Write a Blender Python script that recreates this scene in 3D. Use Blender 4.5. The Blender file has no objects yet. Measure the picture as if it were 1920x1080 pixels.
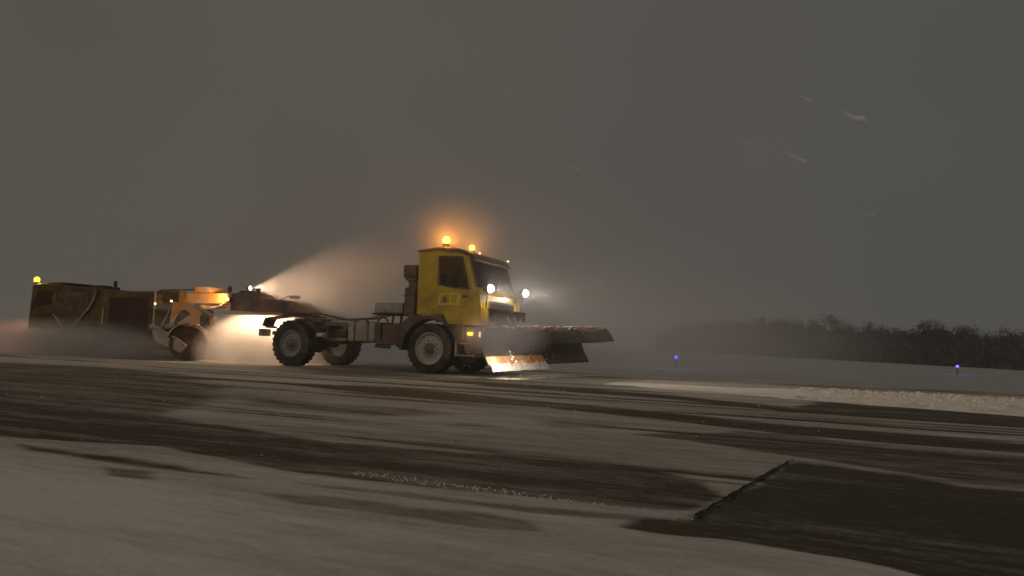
import bpy, bmesh, math, random
import numpy as np
from mathutils import Vector, Matrix, Euler

random.seed(7)
rng = np.random.RandomState(7)
sc = bpy.context.scene
COL = sc.collection
R = math.radians

# ------------------------------------------------------------------ camera
CAM_H = 0.75
cd = bpy.data.cameras.new('camera')
cd.sensor_width = 36.0
cd.lens = 36.0 * 1410.0 / 1920.0
cd.clip_start = 0.05
cd.clip_end = 3000
cd.dof.use_dof = True
cd.dof.focus_distance = 7.0
cd.dof.aperture_fstop = 2.9
cam = bpy.data.objects.new('camera', cd)
COL.objects.link(cam)
cam.matrix_world = (Matrix.Translation((0, 0, CAM_H)) @ Matrix.Rotation(R(90) + 0.0762, 4, 'X')
                    @ Matrix.Rotation(0.0332, 4, 'Z'))
sc.camera = cam

# ------------------------------------------------------------------ night sky: low cloud lit by the town
w = bpy.data.worlds.new('World')
sc.world = w
w.use_nodes = True
nt = w.node_tree
for n in list(nt.nodes): nt.nodes.remove(n)
out = nt.nodes.new('ShaderNodeOutputWorld')
bg = nt.nodes.new('ShaderNodeBackground')
tc = nt.nodes.new('ShaderNodeTexCoord')
sep = nt.nodes.new('ShaderNodeSeparateXYZ')
nt.links.new(tc.outputs['Generated'], sep.inputs[0])
mr = nt.nodes.new('ShaderNodeMapRange')
mr.inputs['From Min'].default_value = -0.7
mr.inputs['From Max'].default_value = 0.7
nt.links.new(sep.outputs['X'], mr.inputs['Value'])
cr = nt.nodes.new('ShaderNodeValToRGB')
cr.color_ramp.elements[0].position = 0.1
cr.color_ramp.elements[0].color = (0.092, 0.082, 0.067, 1)
cr.color_ramp.elements[1].position = 0.95
cr.color_ramp.elements[1].color = (0.072, 0.073, 0.069, 1)
e = cr.color_ramp.elements.new(0.5); e.color = (0.094, 0.084, 0.073, 1)
nt.links.new(mr.outputs[0], cr.inputs[0])
nz = nt.nodes.new('ShaderNodeTexNoise')
nz.inputs['Scale'].default_value = 2.2
nz.inputs['Detail'].default_value = 2.0
nt.links.new(tc.outputs['Generated'], nz.inputs['Vector'])
mm = nt.nodes.new('ShaderNodeMapRange')
mm.inputs['To Min'].default_value = 0.84
mm.inputs['To Max'].default_value = 1.16
nt.links.new(nz.outputs[0], mm.inputs['Value'])
vm = nt.nodes.new('ShaderNodeVectorMath'); vm.operation = 'SCALE'
nt.links.new(cr.outputs[0], vm.inputs[0])
nt.links.new(mm.outputs[0], vm.inputs['Scale'])
nt.links.new(vm.outputs[0], bg.inputs['Color'])
bg.inputs['Strength'].default_value = 1.0
nt.links.new(bg.outputs[0], out.inputs[0])

# ------------------------------------------------------------------ the one directional light: dim apron glow
sd = bpy.data.lights.new('sun', 'SUN')
sd.energy = 0.46
sd.angle = R(40)
sd.color = (1.0, 0.88, 0.73)
sun = bpy.data.objects.new('sun', sd)
COL.objects.link(sun)
sun.rotation_euler = Vector((0.55, 1.0, -0.75)).to_track_quat('-Z', 'Y').to_euler()

sc.view_settings.view_transform = 'Standard'
sc.view_settings.look = 'None'
sc.view_settings.exposure = 0.0
sc.view_settings.gamma = 1.0
sc.cycles.volume_bounces = 1
sc.cycles.volume_step_rate = 1.0
sc.cycles.volume_max_steps = 256
sc.cycles.max_bounces = 6
sc.cycles.diffuse_bounces = 2
sc.cycles.glossy_bounces = 2
sc.cycles.transparent_max_bounces = 16
sc.cycles.sample_clamp_indirect = 3.0

# ------------------------------------------------------------------ truck frame: u forward, v to the far side
HEAD = 0.4196
TX, TY = -1.48, 19.31
def W(u, v, z=0.0):
    return Vector((TX + u * math.cos(HEAD) + v * math.sin(HEAD), TY - u * math.sin(HEAD) + v * math.cos(HEAD), z))

# ------------------------------------------------------------------ materials
def mat(name, color, rough=0.6, metal=0.0, var=0.25, scale=6.0, dirt=None, dirt_amt=0.0, bump=0.0, spec=0.4, coat=0.0):
    m = bpy.data.materials.new(name); m.use_nodes = True
    t = m.node_tree; b = t.nodes['Principled BSDF']
    b.inputs['Roughness'].default_value = rough
    b.inputs['Metallic'].default_value = metal
    b.inputs['Specular IOR Level'].default_value = spec
    b.inputs['Coat Weight'].default_value = coat
    c = t.nodes.new('ShaderNodeTexCoord')
    n = t.nodes.new('ShaderNodeTexNoise'); n.inputs['Scale'].default_value = scale; n.inputs['Detail'].default_value = 6
    t.links.new(c.outputs['Object'], n.inputs['Vector'])
    r = t.nodes.new('ShaderNodeValToRGB')
    lo = [x * (1 - var) for x in color]; hi = [min(1, x * (1 + var)) for x in color]
    r.color_ramp.elements[0].position = 0.3; r.color_ramp.elements[0].color = (*lo, 1)
    r.color_ramp.elements[1].position = 0.7; r.color_ramp.elements[1].color = (*hi, 1)
    t.links.new(n.outputs[0], r.inputs[0])
    last = r.outputs[0]
    if dirt:
        n2 = t.nodes.new('ShaderNodeTexNoise'); n2.inputs['Scale'].default_value = 2.3; n2.inputs['Detail'].default_value = 8
        n2.inputs['Roughness'].default_value = 0.7
        t.links.new(c.outputs['Object'], n2.inputs['Vector'])
        r2 = t.nodes.new('ShaderNodeValToRGB')
        r2.color_ramp.elements[0].position = max(0.02, 0.62 - dirt_amt * 0.5); r2.color_ramp.elements[0].color = (0, 0, 0, 1)
        r2.color_ramp.elements[1].position = min(0.98, 0.82 - dirt_amt * 0.4); r2.color_ramp.elements[1].color = (1, 1, 1, 1)
        t.links.new(n2.outputs[0], r2.inputs[0])
        mx = t.nodes.new('ShaderNodeMix'); mx.data_type = 'RGBA'
        t.links.new(r2.outputs[0], mx.inputs['Factor'])
        t.links.new(last, mx.inputs['A']); mx.inputs['B'].default_value = (*dirt, 1)
        last = mx.outputs['Result']
    t.links.new(last, b.inputs['Base Color'])
    if bump:
        bp = t.nodes.new('ShaderNodeBump'); bp.inputs['Strength'].default_value = bump; bp.inputs['Distance'].default_value = 0.02
        t.links.new(n.outputs[0], bp.inputs['Height']); t.links.new(bp.outputs[0], b.inputs['Normal'])
    return m

def emis(name, color, strength):
    m = bpy.data.materials.new(name); m.use_nodes = True
    b = m.node_tree.nodes['Principled BSDF']
    b.inputs['Base Color'].default_value = (*color, 1)
    b.inputs['Emission Color'].default_value = (*color, 1)
    b.inputs['Emission Strength'].default_value = strength
    return m

SALT = (0.30, 0.26, 0.22)
M = {}
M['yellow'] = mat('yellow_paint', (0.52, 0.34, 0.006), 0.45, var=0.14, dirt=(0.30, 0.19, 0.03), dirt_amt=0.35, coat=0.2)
M['plate'] = mat('bright_yellow_paint', (0.62, 0.47, 0.03), 0.5, var=0.12)
M['orange'] = mat('orange_paint', (0.75, 0.27, 0.04), 0.5, var=0.15, dirt=(0.55, 0.42, 0.28), dirt_amt=0.5)
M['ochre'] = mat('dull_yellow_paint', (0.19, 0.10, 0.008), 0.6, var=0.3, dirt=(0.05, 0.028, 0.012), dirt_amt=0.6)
M['black'] = mat('black_steel', (0.035, 0.025, 0.018), 0.7, var=0.3, dirt=(0.10, 0.07, 0.05), dirt_amt=0.4)
M['brown'] = mat('dirty_dark_steel', (0.085, 0.05, 0.032), 0.75, var=0.35, dirt=(0.17, 0.12, 0.09), dirt_amt=0.4)
M['maroon'] = mat('dark_red_panel', (0.045, 0.013, 0.005), 0.7, var=0.3)
M['chassis'] = mat('chassis_steel', (0.14, 0.12, 0.095), 0.7, var=0.3, dirt=SALT, dirt_amt=0.3)
M['grey'] = mat('salt_grey_steel', (0.36, 0.32, 0.27), 0.7, var=0.2, dirt=(0.16, 0.13, 0.10), dirt_amt=0.4)
M['rubber'] = mat('tyre_rubber', (0.022, 0.018, 0.014), 0.85, var=0.3, dirt=(0.10, 0.085, 0.07), dirt_amt=0.35, bump=0.3)
M['rim'] = mat('rim_steel', (0.40, 0.36, 0.31), 0.6, var=0.15, dirt=(0.2, 0.16, 0.12), dirt_amt=0.3)
M['rimdark'] = mat('rear_rim_steel', (0.24, 0.245, 0.23), 0.6, var=0.15, dirt=(0.12, 0.11, 0.09), dirt_amt=0.3)
M['tan'] = mat('pale_plate', (0.42, 0.33, 0.25), 0.6, var=0.15, dirt=(0.25, 0.17, 0.11), dirt_amt=0.4)
M['bristle'] = mat('bristle', (0.035, 0.017, 0.005), 0.9, var=0.5, scale=40, bump=0.8)
M['caked'] = mat('caked_snow', (0.75, 0.70, 0.64), 0.8, var=0.08, scale=20, bump=0.6)
M['edge'] = mat('orange_cutting_edge', (0.62, 0.30, 0.10), 0.6, var=0.2, scale=9, dirt=(0.8, 0.7, 0.6), dirt_amt=0.35)
M['radiator'] = mat('grey_radiator', (0.05, 0.055, 0.05), 0.7, var=0.25)
M['seat'] = mat('seat_fabric', (0.05, 0.025, 0.012), 0.9)
M['snowclod'] = mat('snow_clods', (0.72, 0.67, 0.60), 0.85, var=0.12, scale=12, dirt=(0.30, 0.22, 0.15), dirt_amt=0.15, bump=0.5)
M['flake'] = mat('snowflake_ice', (0.80, 0.86, 0.95), 0.6, var=0.03)
_t = M['flake'].node_tree; _b = _t.nodes['Principled BSDF']; _b.inputs['Alpha'].default_value = 0.8
g = bpy.data.materials.new('cab_glass'); g.use_nodes = True
t = g.node_tree
for n in list(t.nodes): t.nodes.remove(n)
o_ = t.nodes.new('ShaderNodeOutputMaterial'); mx = t.nodes.new('ShaderNodeMixShader')
tr = t.nodes.new('ShaderNodeBsdfTransparent'); tr.inputs[0].default_value = (0.90, 0.87, 0.80, 1)
gl = t.nodes.new('ShaderNodeBsdfGlossy'); gl.inputs['Roughness'].default_value = 0.08; gl.inputs[0].default_value = (0.8, 0.8, 0.8, 1)
fr = t.nodes.new('ShaderNodeLayerWeight'); fr.inputs[0].default_value = 0.12
t.links.new(fr.outputs[0], mx.inputs[0]); t.links.new(tr.outputs[0], mx.inputs[1]); t.links.new(gl.outputs[0], mx.inputs[2]); t.links.new(mx.outputs[0], o_.inputs[0])
M['glass'] = g
def glow(name, color, strength):
    m = bpy.data.materials.new(name); m.use_nodes = True
    t = m.node_tree
    for n in list(t.nodes): t.nodes.remove(n)
    o_ = t.nodes.new('ShaderNodeOutputMaterial'); ad = t.nodes.new('ShaderNodeAddShader')
    tr = t.nodes.new('ShaderNodeBsdfTransparent'); tr.inputs[0].default_value = (.9, .9, .9, 1)
    em = t.nodes.new('ShaderNodeEmission'); em.inputs[0].default_value = (*color, 1); em.inputs[1].default_value = strength
    t.links.new(tr.outputs[0], ad.inputs[0]); t.links.new(em.outputs[0], ad.inputs[1]); t.links.new(ad.outputs[0], o_.inputs[0])
    return m
M['e_amber'] = glow('beacon_amber_lit', (1.0, 0.50, 0.10), 1.3)
M['e_white'] = glow('headlight_lit', (1.0, 0.86, 0.70), 2.5)
M['marker'] = mat('dull_orange_board', (0.26, 0.075, 0.03), 0.7, var=0.3, dirt=(0.25, 0.2, 0.16), dirt_amt=0.3)
M['tar'] = mat('tar_joint', (0.008, 0.006, 0.004), 0.9)
M['e_mark'] = emis('marker_lit', (1.0, 0.82, 0.62), 1.6)
M['e_turn'] = emis('indicator_lit', (1.0, 0.66, 0.08), 2.0)
M['e_work'] = emis('work_lamp_lit', (1.0, 0.84, 0.66), 2.5)
M['e_workamber'] = emis('side_lamp_lit', (1.0, 0.62, 0.2), 3.0)
M['e_rearyellow'] = glow('rear_beacon_lit', (1.0, 0.68, 0.04), 1.2)
M['e_red'] = emis('tail_light_lit', (1.0, 0.05, 0.02), 1.0)
M['e_blue'] = emis('taxiway_blue_lit', (0.16, 0.12, 1.0), 2.2)

# ------------------------------------------------------------------ mesh helpers
def box(bm, x0, x1, y0, y1, z0, z1, rot=None, piv=None):
    r = bmesh.ops.create_cube(bm, size=1.0)
    vs = r['verts']
    for v in vs:
        v.co = Vector(((x0 + x1) / 2 + v.co.x * (x1 - x0), (y0 + y1) / 2 + v.co.y * (y1 - y0), (z0 + z1) / 2 + v.co.z * (z1 - z0)))
    if rot is not None:
        p = Vector(piv) if piv is not None else Vector(((x0 + x1) / 2, (y0 + y1) / 2, (z0 + z1) / 2))
        q = Euler(rot).to_matrix()
        for v in vs: v.co = p + q @ (v.co - p)
    return vs

def prism(bm, poly, y0, y1, holes=()):
    """polygon in (x,z) pushed from y0 to y1; holes are inner polygons."""
    loops = []
    edges = []
    for lp in [poly] + list(holes):
        vs = [bm.verts.new((x, y0, z)) for x, z in lp]
        loops.append(vs)
        edges += [bm.edges.new((vs[i], vs[(i + 1) % len(vs)])) for i in range(len(vs))]
    r = bmesh.ops.triangle_fill(bm, edges=edges, use_beauty=True)
    faces = [f for f in r['geom'] if isinstance(f, bmesh.types.BMFace)]
    ex = bmesh.ops.extrude_face_region(bm, geom=faces)
    for v in ex['geom']:
        if isinstance(v, bmesh.types.BMVert): v.co.y += (y1 - y0)
    return faces

def tube(bm, pts, r, seg=10, cap=True, r1=None):
    pts = [Vector(p) for p in pts]
    rings = []
    up = Vector((0.13, 0.31, 0.94)).normalized()
    for i, p in enumerate(pts):
        d = (pts[min(i + 1, len(pts) - 1)] - pts[max(i - 1, 0)]).normalized()
        a = d.cross(up).normalized(); b = d.cross(a).normalized()
        rr = r if r1 is None else r + (r1 - r) * i / (len(pts) - 1)
        rings.append([bm.verts.new(p + (a * math.cos(2 * math.pi * k / seg) + b * math.sin(2 * math.pi * k / seg)) * rr) for k in range(seg)])
    for i in range(len(rings) - 1):
        for k in range(seg):
            bm.faces.new((rings[i][k], rings[i][(k + 1) % seg], rings[i + 1][(k + 1) % seg], rings[i + 1][k]))
    if cap:
        bm.faces.new(rings[0][::-1]); bm.faces.new(rings[-1])
    return [v for r_ in rings for v in r_]

def lathe(bm, prof, c, axis='y', seg=40):
    """profile of (radius, offset along axis) turned round the axis through c."""
    c = Vector(c)
    rings = []
    for r, o in prof:
        ring = []
        for k in range(seg):
            a = 2 * math.pi * k / seg
            if axis == 'y': p = Vector((r * math.cos(a), o, r * math.sin(a)))
            elif axis == 'x': p = Vector((o, r * math.cos(a), r * math.sin(a)))
            else: p = Vector((r * math.cos(a), r * math.sin(a), o))
            ring.append(bm.verts.new(c + p))
        rings.append(ring)
    for i in range(len(rings) - 1):
        for k in range(seg):
            bm.faces.new((rings[i][k], rings[i][(k + 1) % seg], rings[i + 1][(k + 1) % seg], rings[i + 1][k]))
    return rings

def ball(bm, c, r, sub=2, sq=(1, 1, 1)):
    q = bmesh.ops.create_icosphere(bm, subdivisions=sub, radius=r)
    for v in q['verts']: v.co = Vector(c) + Vector((v.co.x * sq[0], v.co.y * sq[1], v.co.z * sq[2]))
    return q['verts']

def obj(name, bm, m, parent=None, bevel=0.0, smooth=False, label=None, weld=True):
    if weld: bmesh.ops.remove_doubles(bm, verts=bm.verts[:], dist=1e-5)
    bmesh.ops.recalc_face_normals(bm, faces=bm.faces[:])
    me = bpy.data.meshes.new(name); bm.to_mesh(me); bm.free()
    me.materials.append(M[m] if isinstance(m, str) else m)
    o = bpy.data.objects.new(name, me); COL.objects.link(o)
    if smooth:
        for p in me.polygons: p.use_smooth = True
        me.set_sharp_from_angle(angle=R(38))
    if bevel:
        bv = o.modifiers.new('bevel', 'BEVEL'); bv.width = bevel; bv.segments = 2; bv.limit_method = 'ANGLE'; bv.angle_limit = R(40)
    if parent: o.parent = parent
    if label: o['label'] = label
    return o

def tag(o, label=None, cat=None, group=None, kind=None):
    if label: o['label'] = label
    if cat: o['category'] = cat
    if group: o['group'] = group
    if kind: o['kind'] = kind
    return o

def empty(name, loc, rz=0.0):
    o = bpy.data.objects.new(name, None); COL.objects.link(o)
    o.empty_display_size = 0.3
    o.location = loc; o.rotation_euler = (0, 0, rz)
    return o

def lamp(name, kind, loc, parent, energy, color, size=0.05, aim=None, spot=None, blend=0.3):
    d = bpy.data.lights.new(name, kind); d.energy = energy; d.color = color
    d.shadow_soft_size = size
    if kind == 'SPOT': d.spot_size = R(spot); d.spot_blend = blend
    o = bpy.data.objects.new(name, d); COL.objects.link(o); o.location = loc
    if aim is not None: o.rotation_euler = (Vector(aim)).to_track_quat('-Z', 'Y').to_euler()
    if parent: o.parent = parent
    return o

# ------------------------------------------------------------------ value noise
def vnoise(x, y, seed=0):
    xi = np.floor(x).astype(np.int64); yi = np.floor(y).astype(np.int64)
    fx = x - xi; fy = y - yi
    fx = fx * fx * (3 - 2 * fx); fy = fy * fy * (3 - 2 * fy)
    def h(a, b):
        n = (a * 374761393 + b * 668265263 + seed * 1442695041) & 0x7fffffff
        n = ((n ^ (n >> 13)) * 1274126177) & 0x7fffffff
        return ((n ^ (n >> 16)) & 0xffff) / 65535.0
    return (h(xi, yi) * (1 - fx) + h(xi + 1, yi) * fx) * (1 - fy) + (h(xi, yi + 1) * (1 - fx) + h(xi + 1, yi + 1) * fx) * fy
def fbm(x, y, o=4, seed=0):
    s = 0; a = 0.5
    for i in range(o):
        s = s + a * vnoise(x, y, seed + i); x = x * 2.03 + 7.1; y = y * 2.03 + 3.7; a *= 0.5
    return s / (1 - 0.5 ** o)
def sstep(a, b, x):
    t = np.clip((x - a) / (b - a), 0, 1); return t * t * (3 - 2 * t)

def grid_mesh(name, us, vs, zfun, attrs=None, m=None, parent=None):
    U, V = np.meshgrid(us, vs, indexing='ij')
    Z = zfun(U, V)
    co = np.stack([U, V, Z], -1).reshape(-1, 3)
    nu, nv = U.shape
    idx = np.arange(nu * nv).reshape(nu, nv)
    f = np.stack([idx[:-1, :-1], idx[1:, :-1], idx[1:, 1:], idx[:-1, 1:]], -1).reshape(-1, 4)
    me = bpy.data.meshes.new(name)
    me.vertices.add(len(co)); me.vertices.foreach_set('co', co.astype(np.float32).ravel())
    me.loops.add(f.size); me.loops.foreach_set('vertex_index', f.astype(np.int32).ravel())
    me.polygons.add(len(f)); me.polygons.foreach_set('loop_start', (np.arange(len(f)) * 4).astype(np.int32))
    me.update(); me.validate()
    for p_ in (attrs or {}):
        a = me.attributes.new(p_, 'FLOAT', 'POINT'); a.data.foreach_set('value', attrs[p_](U, V).astype(np.float32).ravel())
    me.polygons.foreach_set('use_smooth', np.ones(len(f), dtype=bool))
    me.materials.append(m)
    o = bpy.data.objects.new(name, me); COL.objects.link(o)
    return o
# ------------------------------------------------------------------ runway: asphalt under patchy snow
POLY = [
 (0.16, 'C'), (0.22, 'G'), (0.30, 'R'), (0.24, 'D'), (0.03, 'E'), (0.03, 'F'), (0.3, 'H'), (0.3, 'I'), (0.08, 'A'), (0.52, 'K'),
 (0.12, 'J'), (0.0, 'B'), (0.2, 'L'), (0.2, 'M'), (0.22, 'N'), (0.1, 'O'), (0.6, 'Q'), (0.62, 'S'), (0.7, 'T')]
PAT = {
 'A':[(-0.72,-12.93),(1.20,-11.99),(3.48,-11.97),(5.72,-12.53),(7.16,-12.32),(8.03,-12.30),(8.42,-12.59),(8.65,-12.97),(8.57,-13.41),(8.34,-13.51),(7.70,-13.55),(6.92,-13.61),(6.45,-13.64),(5.09,-13.37),(3.92,-13.68),(1.93,-14.00)],
 'B':[(8.60,-13.58),(8.89,-11.31),(9.57,-11.58),(9.83,-11.81),(10.49,-11.76),(10.29,-13.95),(9.70,-14.17),(9.44,-14.01),(9.38,-13.97),(9.25,-13.93),(9.14,-13.93),(9.00,-13.90),(8.80,-13.88),(8.57,-13.93),(8.40,-13.93),(8.38,-13.69)],
 'C':[(-14.39,-8.33),(-7.79,-6.40),(-4.91,-6.01),(-2.27,-6.60),(0.79,-8.49),(2.47,-10.34),(3.40,-11.91),(1.38,-12.09),(-1.35,-13.10)],
 'D':[(-0.92,-9.94),(-0.36,-9.54),(1.35,-9.61),(2.58,-9.58),(3.67,-9.91),(4.82,-9.70),(5.43,-9.96),(4.95,-10.72),(4.01,-10.70),(2.17,-10.06),(0.35,-10.09)],
 'E':[(0.18,-7.17),(1.35,-6.97),(2.68,-6.48),(4.31,-7.05),(5.30,-7.40),(6.89,-7.81),(8.77,-8.49),(9.76,-8.56),(11.36,-8.92),(11.13,-9.80),(10.55,-9.62),(9.69,-9.64),(8.83,-9.50),(7.14,-8.81),(5.71,-8.40),(4.61,-8.43),(1.86,-7.62),(0.39,-7.39)],
 'F':[(2.94,-4.29),(3.97,-4.17),(6.45,-4.28),(8.54,-5.70),(8.89,-3.54),(10.20,-3.87),(12.53,-4.54),(11.94,-6.75),(11.03,-6.74),(9.99,-6.67),(9.56,-6.38),(8.59,-6.53),(6.69,-5.38),(4.29,-4.95),(3.18,-4.78)],
 'G':[(-3.49,-1.67),(-4.66,1.68),(-2.28,2.05),(0.52,0.62),(2.44,-1.96),(2.68,-3.76),(0.72,-3.35),(-1.03,-3.95)],
 'H':[(6.25,-9.72),(6.57,-9.64),(7.03,-9.83),(7.25,-10.12),(6.91,-10.58),(6.62,-10.37)],
 'I':[(5.68,-10.72),(6.10,-10.66),(6.31,-10.82),(5.97,-10.95)],
 'J':[(7.53,-10.51),(8.32,-9.55),(8.77,-9.49),(9.60,-9.96),(11.13,-9.80),(10.66,-11.56),(10.19,-11.59),(9.94,-11.61),(9.52,-11.40),(9.01,-11.16),(8.72,-10.99),(8.04,-10.61)],
 'K':[(8.18,-12.20),(8.24,-11.61),(8.73,-11.12),(8.88,-11.20),(8.59,-13.56),(8.36,-13.59),(8.56,-12.95)],
 'L':[(5.54,-14.08),(5.84,-14.03),(6.05,-14.21),(5.80,-14.26)],
 'M':[(6.67,-14.17),(6.99,-14.06),(7.41,-14.07),(7.74,-13.99),(8.02,-14.04),(8.11,-14.17),(7.87,-14.24),(7.48,-14.23),(6.97,-14.26)],
 'N':[(6.64,-13.86),(7.35,-13.78),(7.90,-13.75),(8.49,-13.63),(8.51,-13.73),(7.95,-13.88),(7.47,-13.89),(6.81,-13.91)],
 'O':[(4.40,-13.84),(5.46,-13.81),(6.07,-13.87),(6.40,-13.91),(5.69,-13.97),(4.66,-13.94)],
 'Q':[(7.97,-14.54),(8.14,-14.48),(8.19,-14.65),(8.07,-14.69)],
 'R':[(1.65,-6.51),(3.88,-6.90),(4.29,-7.99),(3.00,-8.00)],
 'S':[(8.12,-14.13),(8.59,-14.17),(8.60,-14.32),(8.23,-14.34)],
 'T':[(6.96,-13.45),(7.45,-13.40),(7.92,-13.45),(8.26,-13.42),(8.28,-13.48),(7.94,-13.58),(7.47,-13.67),(7.01,-13.64)],
 'W':[(3.22,-4.17),(3.47,-1.80),(3.95,-3.06),(3.59,-4.96)],
}

def poly_sd(U, V, P):
    """signed distance to polygon (negative inside)."""
    P = np.array(P, float); n = len(P)
    d2 = np.full(U.shape, 1e9); inside = np.zeros(U.shape, bool)
    for i in range(n):
        a = P[i]; b = P[(i + 1) % n]
        ex, ey = b - a
        wx = U - a[0]; wy = V - a[1]
        tt = np.clip((wx * ex + wy * ey) / (ex * ex + ey * ey + 1e-12), 0, 1)
        d2 = np.minimum(d2, (wx - ex * tt) ** 2 + (wy - ey * tt) ** 2)
        c = ((a[1] > V) != (b[1] > V))
        xi = a[0] + (V - a[1]) / (b[1] - a[1] + 1e-12) * (b[0] - a[0])
        inside ^= c & (U < xi)
    d = np.sqrt(d2)
    return np.where(inside, -d, d)

def cover(U, V):
    """how much snow lies on the asphalt, with near-left light painted in, 0 to 1."""
    cam_d = np.hypot(U - 9.2, V + 17.0)
    # edges wander a little, more so far from the eye where the lanes are broad
    wob = np.clip(cam_d * 0.013, 0.045, 0.3)
    Uw = U + (fbm(U * 1.2, V * 2.5, 3, 11) - 0.5) * wob * 3
    Vw = V + (fbm(U * 0.9 + 9, V * 2.0, 3, 23) - 0.5) * wob * 1.3 + (fbm(U * 5.0, V * 14.0, 3, 29) - 0.5) * wob * 0.7
    c = 0.50 + 0.17 * sstep(-13.4, -13.9, V) + 0.50 * (fbm(U * 0.30, V * 1.9, 4, 5) - 0.5) + 0.30 * (fbm(U * 0.8, V * 6.0, 4, 77) - 0.5)
    c = c + 0.25 * sstep(8.2, 5.5, U) * sstep(-13.9, -14.6, V)  # extra cover paints in the brighter light at near left
    streak = fbm(U * 0.22 + 5, V * 3.2, 3, 131)
    c = c - 0.45 * sstep(0.56, 0.70, streak) * sstep(-14.0, -13.2, V)
    for val, k in POLY:
        sd_ = poly_sd(Uw, Vw, PAT[k])
        soft = np.clip(cam_d * 0.009, 0.022, 0.22)
        if k in 'GCDHIRKSQ': soft = soft * 2.6
        m_ = 1 - sstep(-soft, soft, sd_)
        tgt = val + 0.40 * (fbm(U * 0.7, V * 6.0, 4, 31) - 0.5)
        c = c * (1 - m_) + np.minimum(tgt, c) * m_
    # fine streaks dragged along the lane by the brushes
    c = c + 0.10 * (fbm(U * 0.9, V * 14.0, 3, 57) - 0.5)
    # a ragged crumbly line on the near edge of the dark lane
    c = np.clip(c, 0, 1)
    return c

def rz(U, V):
    c = cover(U, V)
    near = sstep(14, 5, np.hypot(U - 9.2, V + 17.0))
    crumb = (fbm(U * 14, V * 20, 3, 91) - 0.5) * 0.008 * near
    z = 0.004 + 0.016 * c + crumb * c
    edge = sstep(5.0, 6.0, V) + sstep(-24, -26, V)
    return z - 0.06 * edge
def steps(*seg):
    o = []
    for a, b, d in seg: o += list(np.arange(a, b, d))
    return np.array(o + [seg[-1][1]])
us = steps((-90, -30, 4), (-30, -14, 0.6), (-14, -3, 0.18), (-3, 4, 0.07), (4, 11, 0.035), (11, 14, 0.08), (14, 30, 0.6), (30, 90, 4))
vs = steps((-26, -17, 0.4), (-17, -15.4, 0.08), (-15.4, -13, 0.018), (-13, -9, 0.035), (-9, -3, 0.07), (-3, 6, 0.2))

def snow_mat(name, snowcol, roadcol, attr=True, k=1.0):
    m = bpy.data.materials.new(name); m.use_nodes = True
    t = m.node_tree; b = t.nodes['Principled BSDF']
    b.inputs['Roughness'].default_value = 0.8
    b.inputs['Specular IOR Level'].default_value = 0.25
    c = t.nodes.new('ShaderNodeTexCoord')
    mp = t.nodes.new('ShaderNodeMapping'); mp.inputs['Scale'].default_value = (3.0, 14.0, 3.0)
    t.links.new(c.outputs['Object'], mp.inputs[0])
    n = t.nodes.new('ShaderNodeTexNoise'); n.inputs['Scale'].default_value = 1.0; n.inputs['Detail'].default_value = 6; n.inputs['Roughness'].default_value = 0.6
    t.links.new(mp.outputs[0], n.inputs['Vector'])
    n2 = t.nodes.new('ShaderNodeTexNoise'); n2.inputs['Scale'].default_value = 26.0; n2.inputs['Detail'].default_value = 8; n2.inputs['Roughness'].default_value = .7
    t.links.new(c.outputs['Object'], n2.inputs['Vector'])
    mx = t.nodes.new('ShaderNodeMix'); mx.data_type = 'RGBA'
    mx.inputs['A'].default_value = (*roadcol, 1); mx.inputs['B'].default_value = (*snowcol, 1)
    if attr:
        a = t.nodes.new('ShaderNodeAttribute'); a.attribute_name = 'snow'
        s1 = t.nodes.new('ShaderNodeMath'); s1.operation = 'MULTIPLY_ADD'
        t.links.new(n.outputs[0], s1.inputs[0]); s1.inputs[1].default_value = 0.6; s1.inputs[2].default_value = -0.30
        s2 = t.nodes.new('ShaderNodeMath'); s2.operation = 'ADD'
        t.links.new(s1.outputs[0], s2.inputs[0]); t.links.new(a.outputs['Fac'], s2.inputs[1])
        s3 = t.nodes.new('ShaderNodeMath'); s3.operation = 'MULTIPLY_ADD'
        t.links.new(n2.outputs[0], s3.inputs[0]); s3.inputs[1].default_value = 0.34
        t.links.new(s2.outputs[0], s3.inputs[2])
        rr = t.nodes.new('ShaderNodeMapRange'); rr.inputs['From Min'].default_value = 0.20; rr.inputs['From Max'].default_value = 1.05
        t.links.new(s3.outputs[0], rr.inputs['Value'])
        t.links.new(rr.outputs[0], mx.inputs['Factor'])
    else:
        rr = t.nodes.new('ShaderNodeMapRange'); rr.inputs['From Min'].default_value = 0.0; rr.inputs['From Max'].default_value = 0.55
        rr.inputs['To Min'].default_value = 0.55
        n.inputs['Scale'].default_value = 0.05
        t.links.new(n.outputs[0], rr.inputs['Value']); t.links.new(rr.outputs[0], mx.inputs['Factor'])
    t.links.new(mx.outputs['Result'], b.inputs['Base Color'])
    bp = t.nodes.new('ShaderNodeBump'); bp.inputs['Strength'].default_value = 0.8; bp.inputs['Distance'].default_value = 0.012
    t.links.new(n2.outputs[0], bp.inputs['Height']); t.links.new(bp.outputs[0], b.inputs['Normal'])
    return m
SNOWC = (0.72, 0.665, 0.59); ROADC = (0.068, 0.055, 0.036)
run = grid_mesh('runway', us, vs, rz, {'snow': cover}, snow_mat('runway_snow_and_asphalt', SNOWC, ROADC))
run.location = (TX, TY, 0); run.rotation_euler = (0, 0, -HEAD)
tag(run, 'asphalt runway streaked with swept snow', None, None, 'structure')

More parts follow.
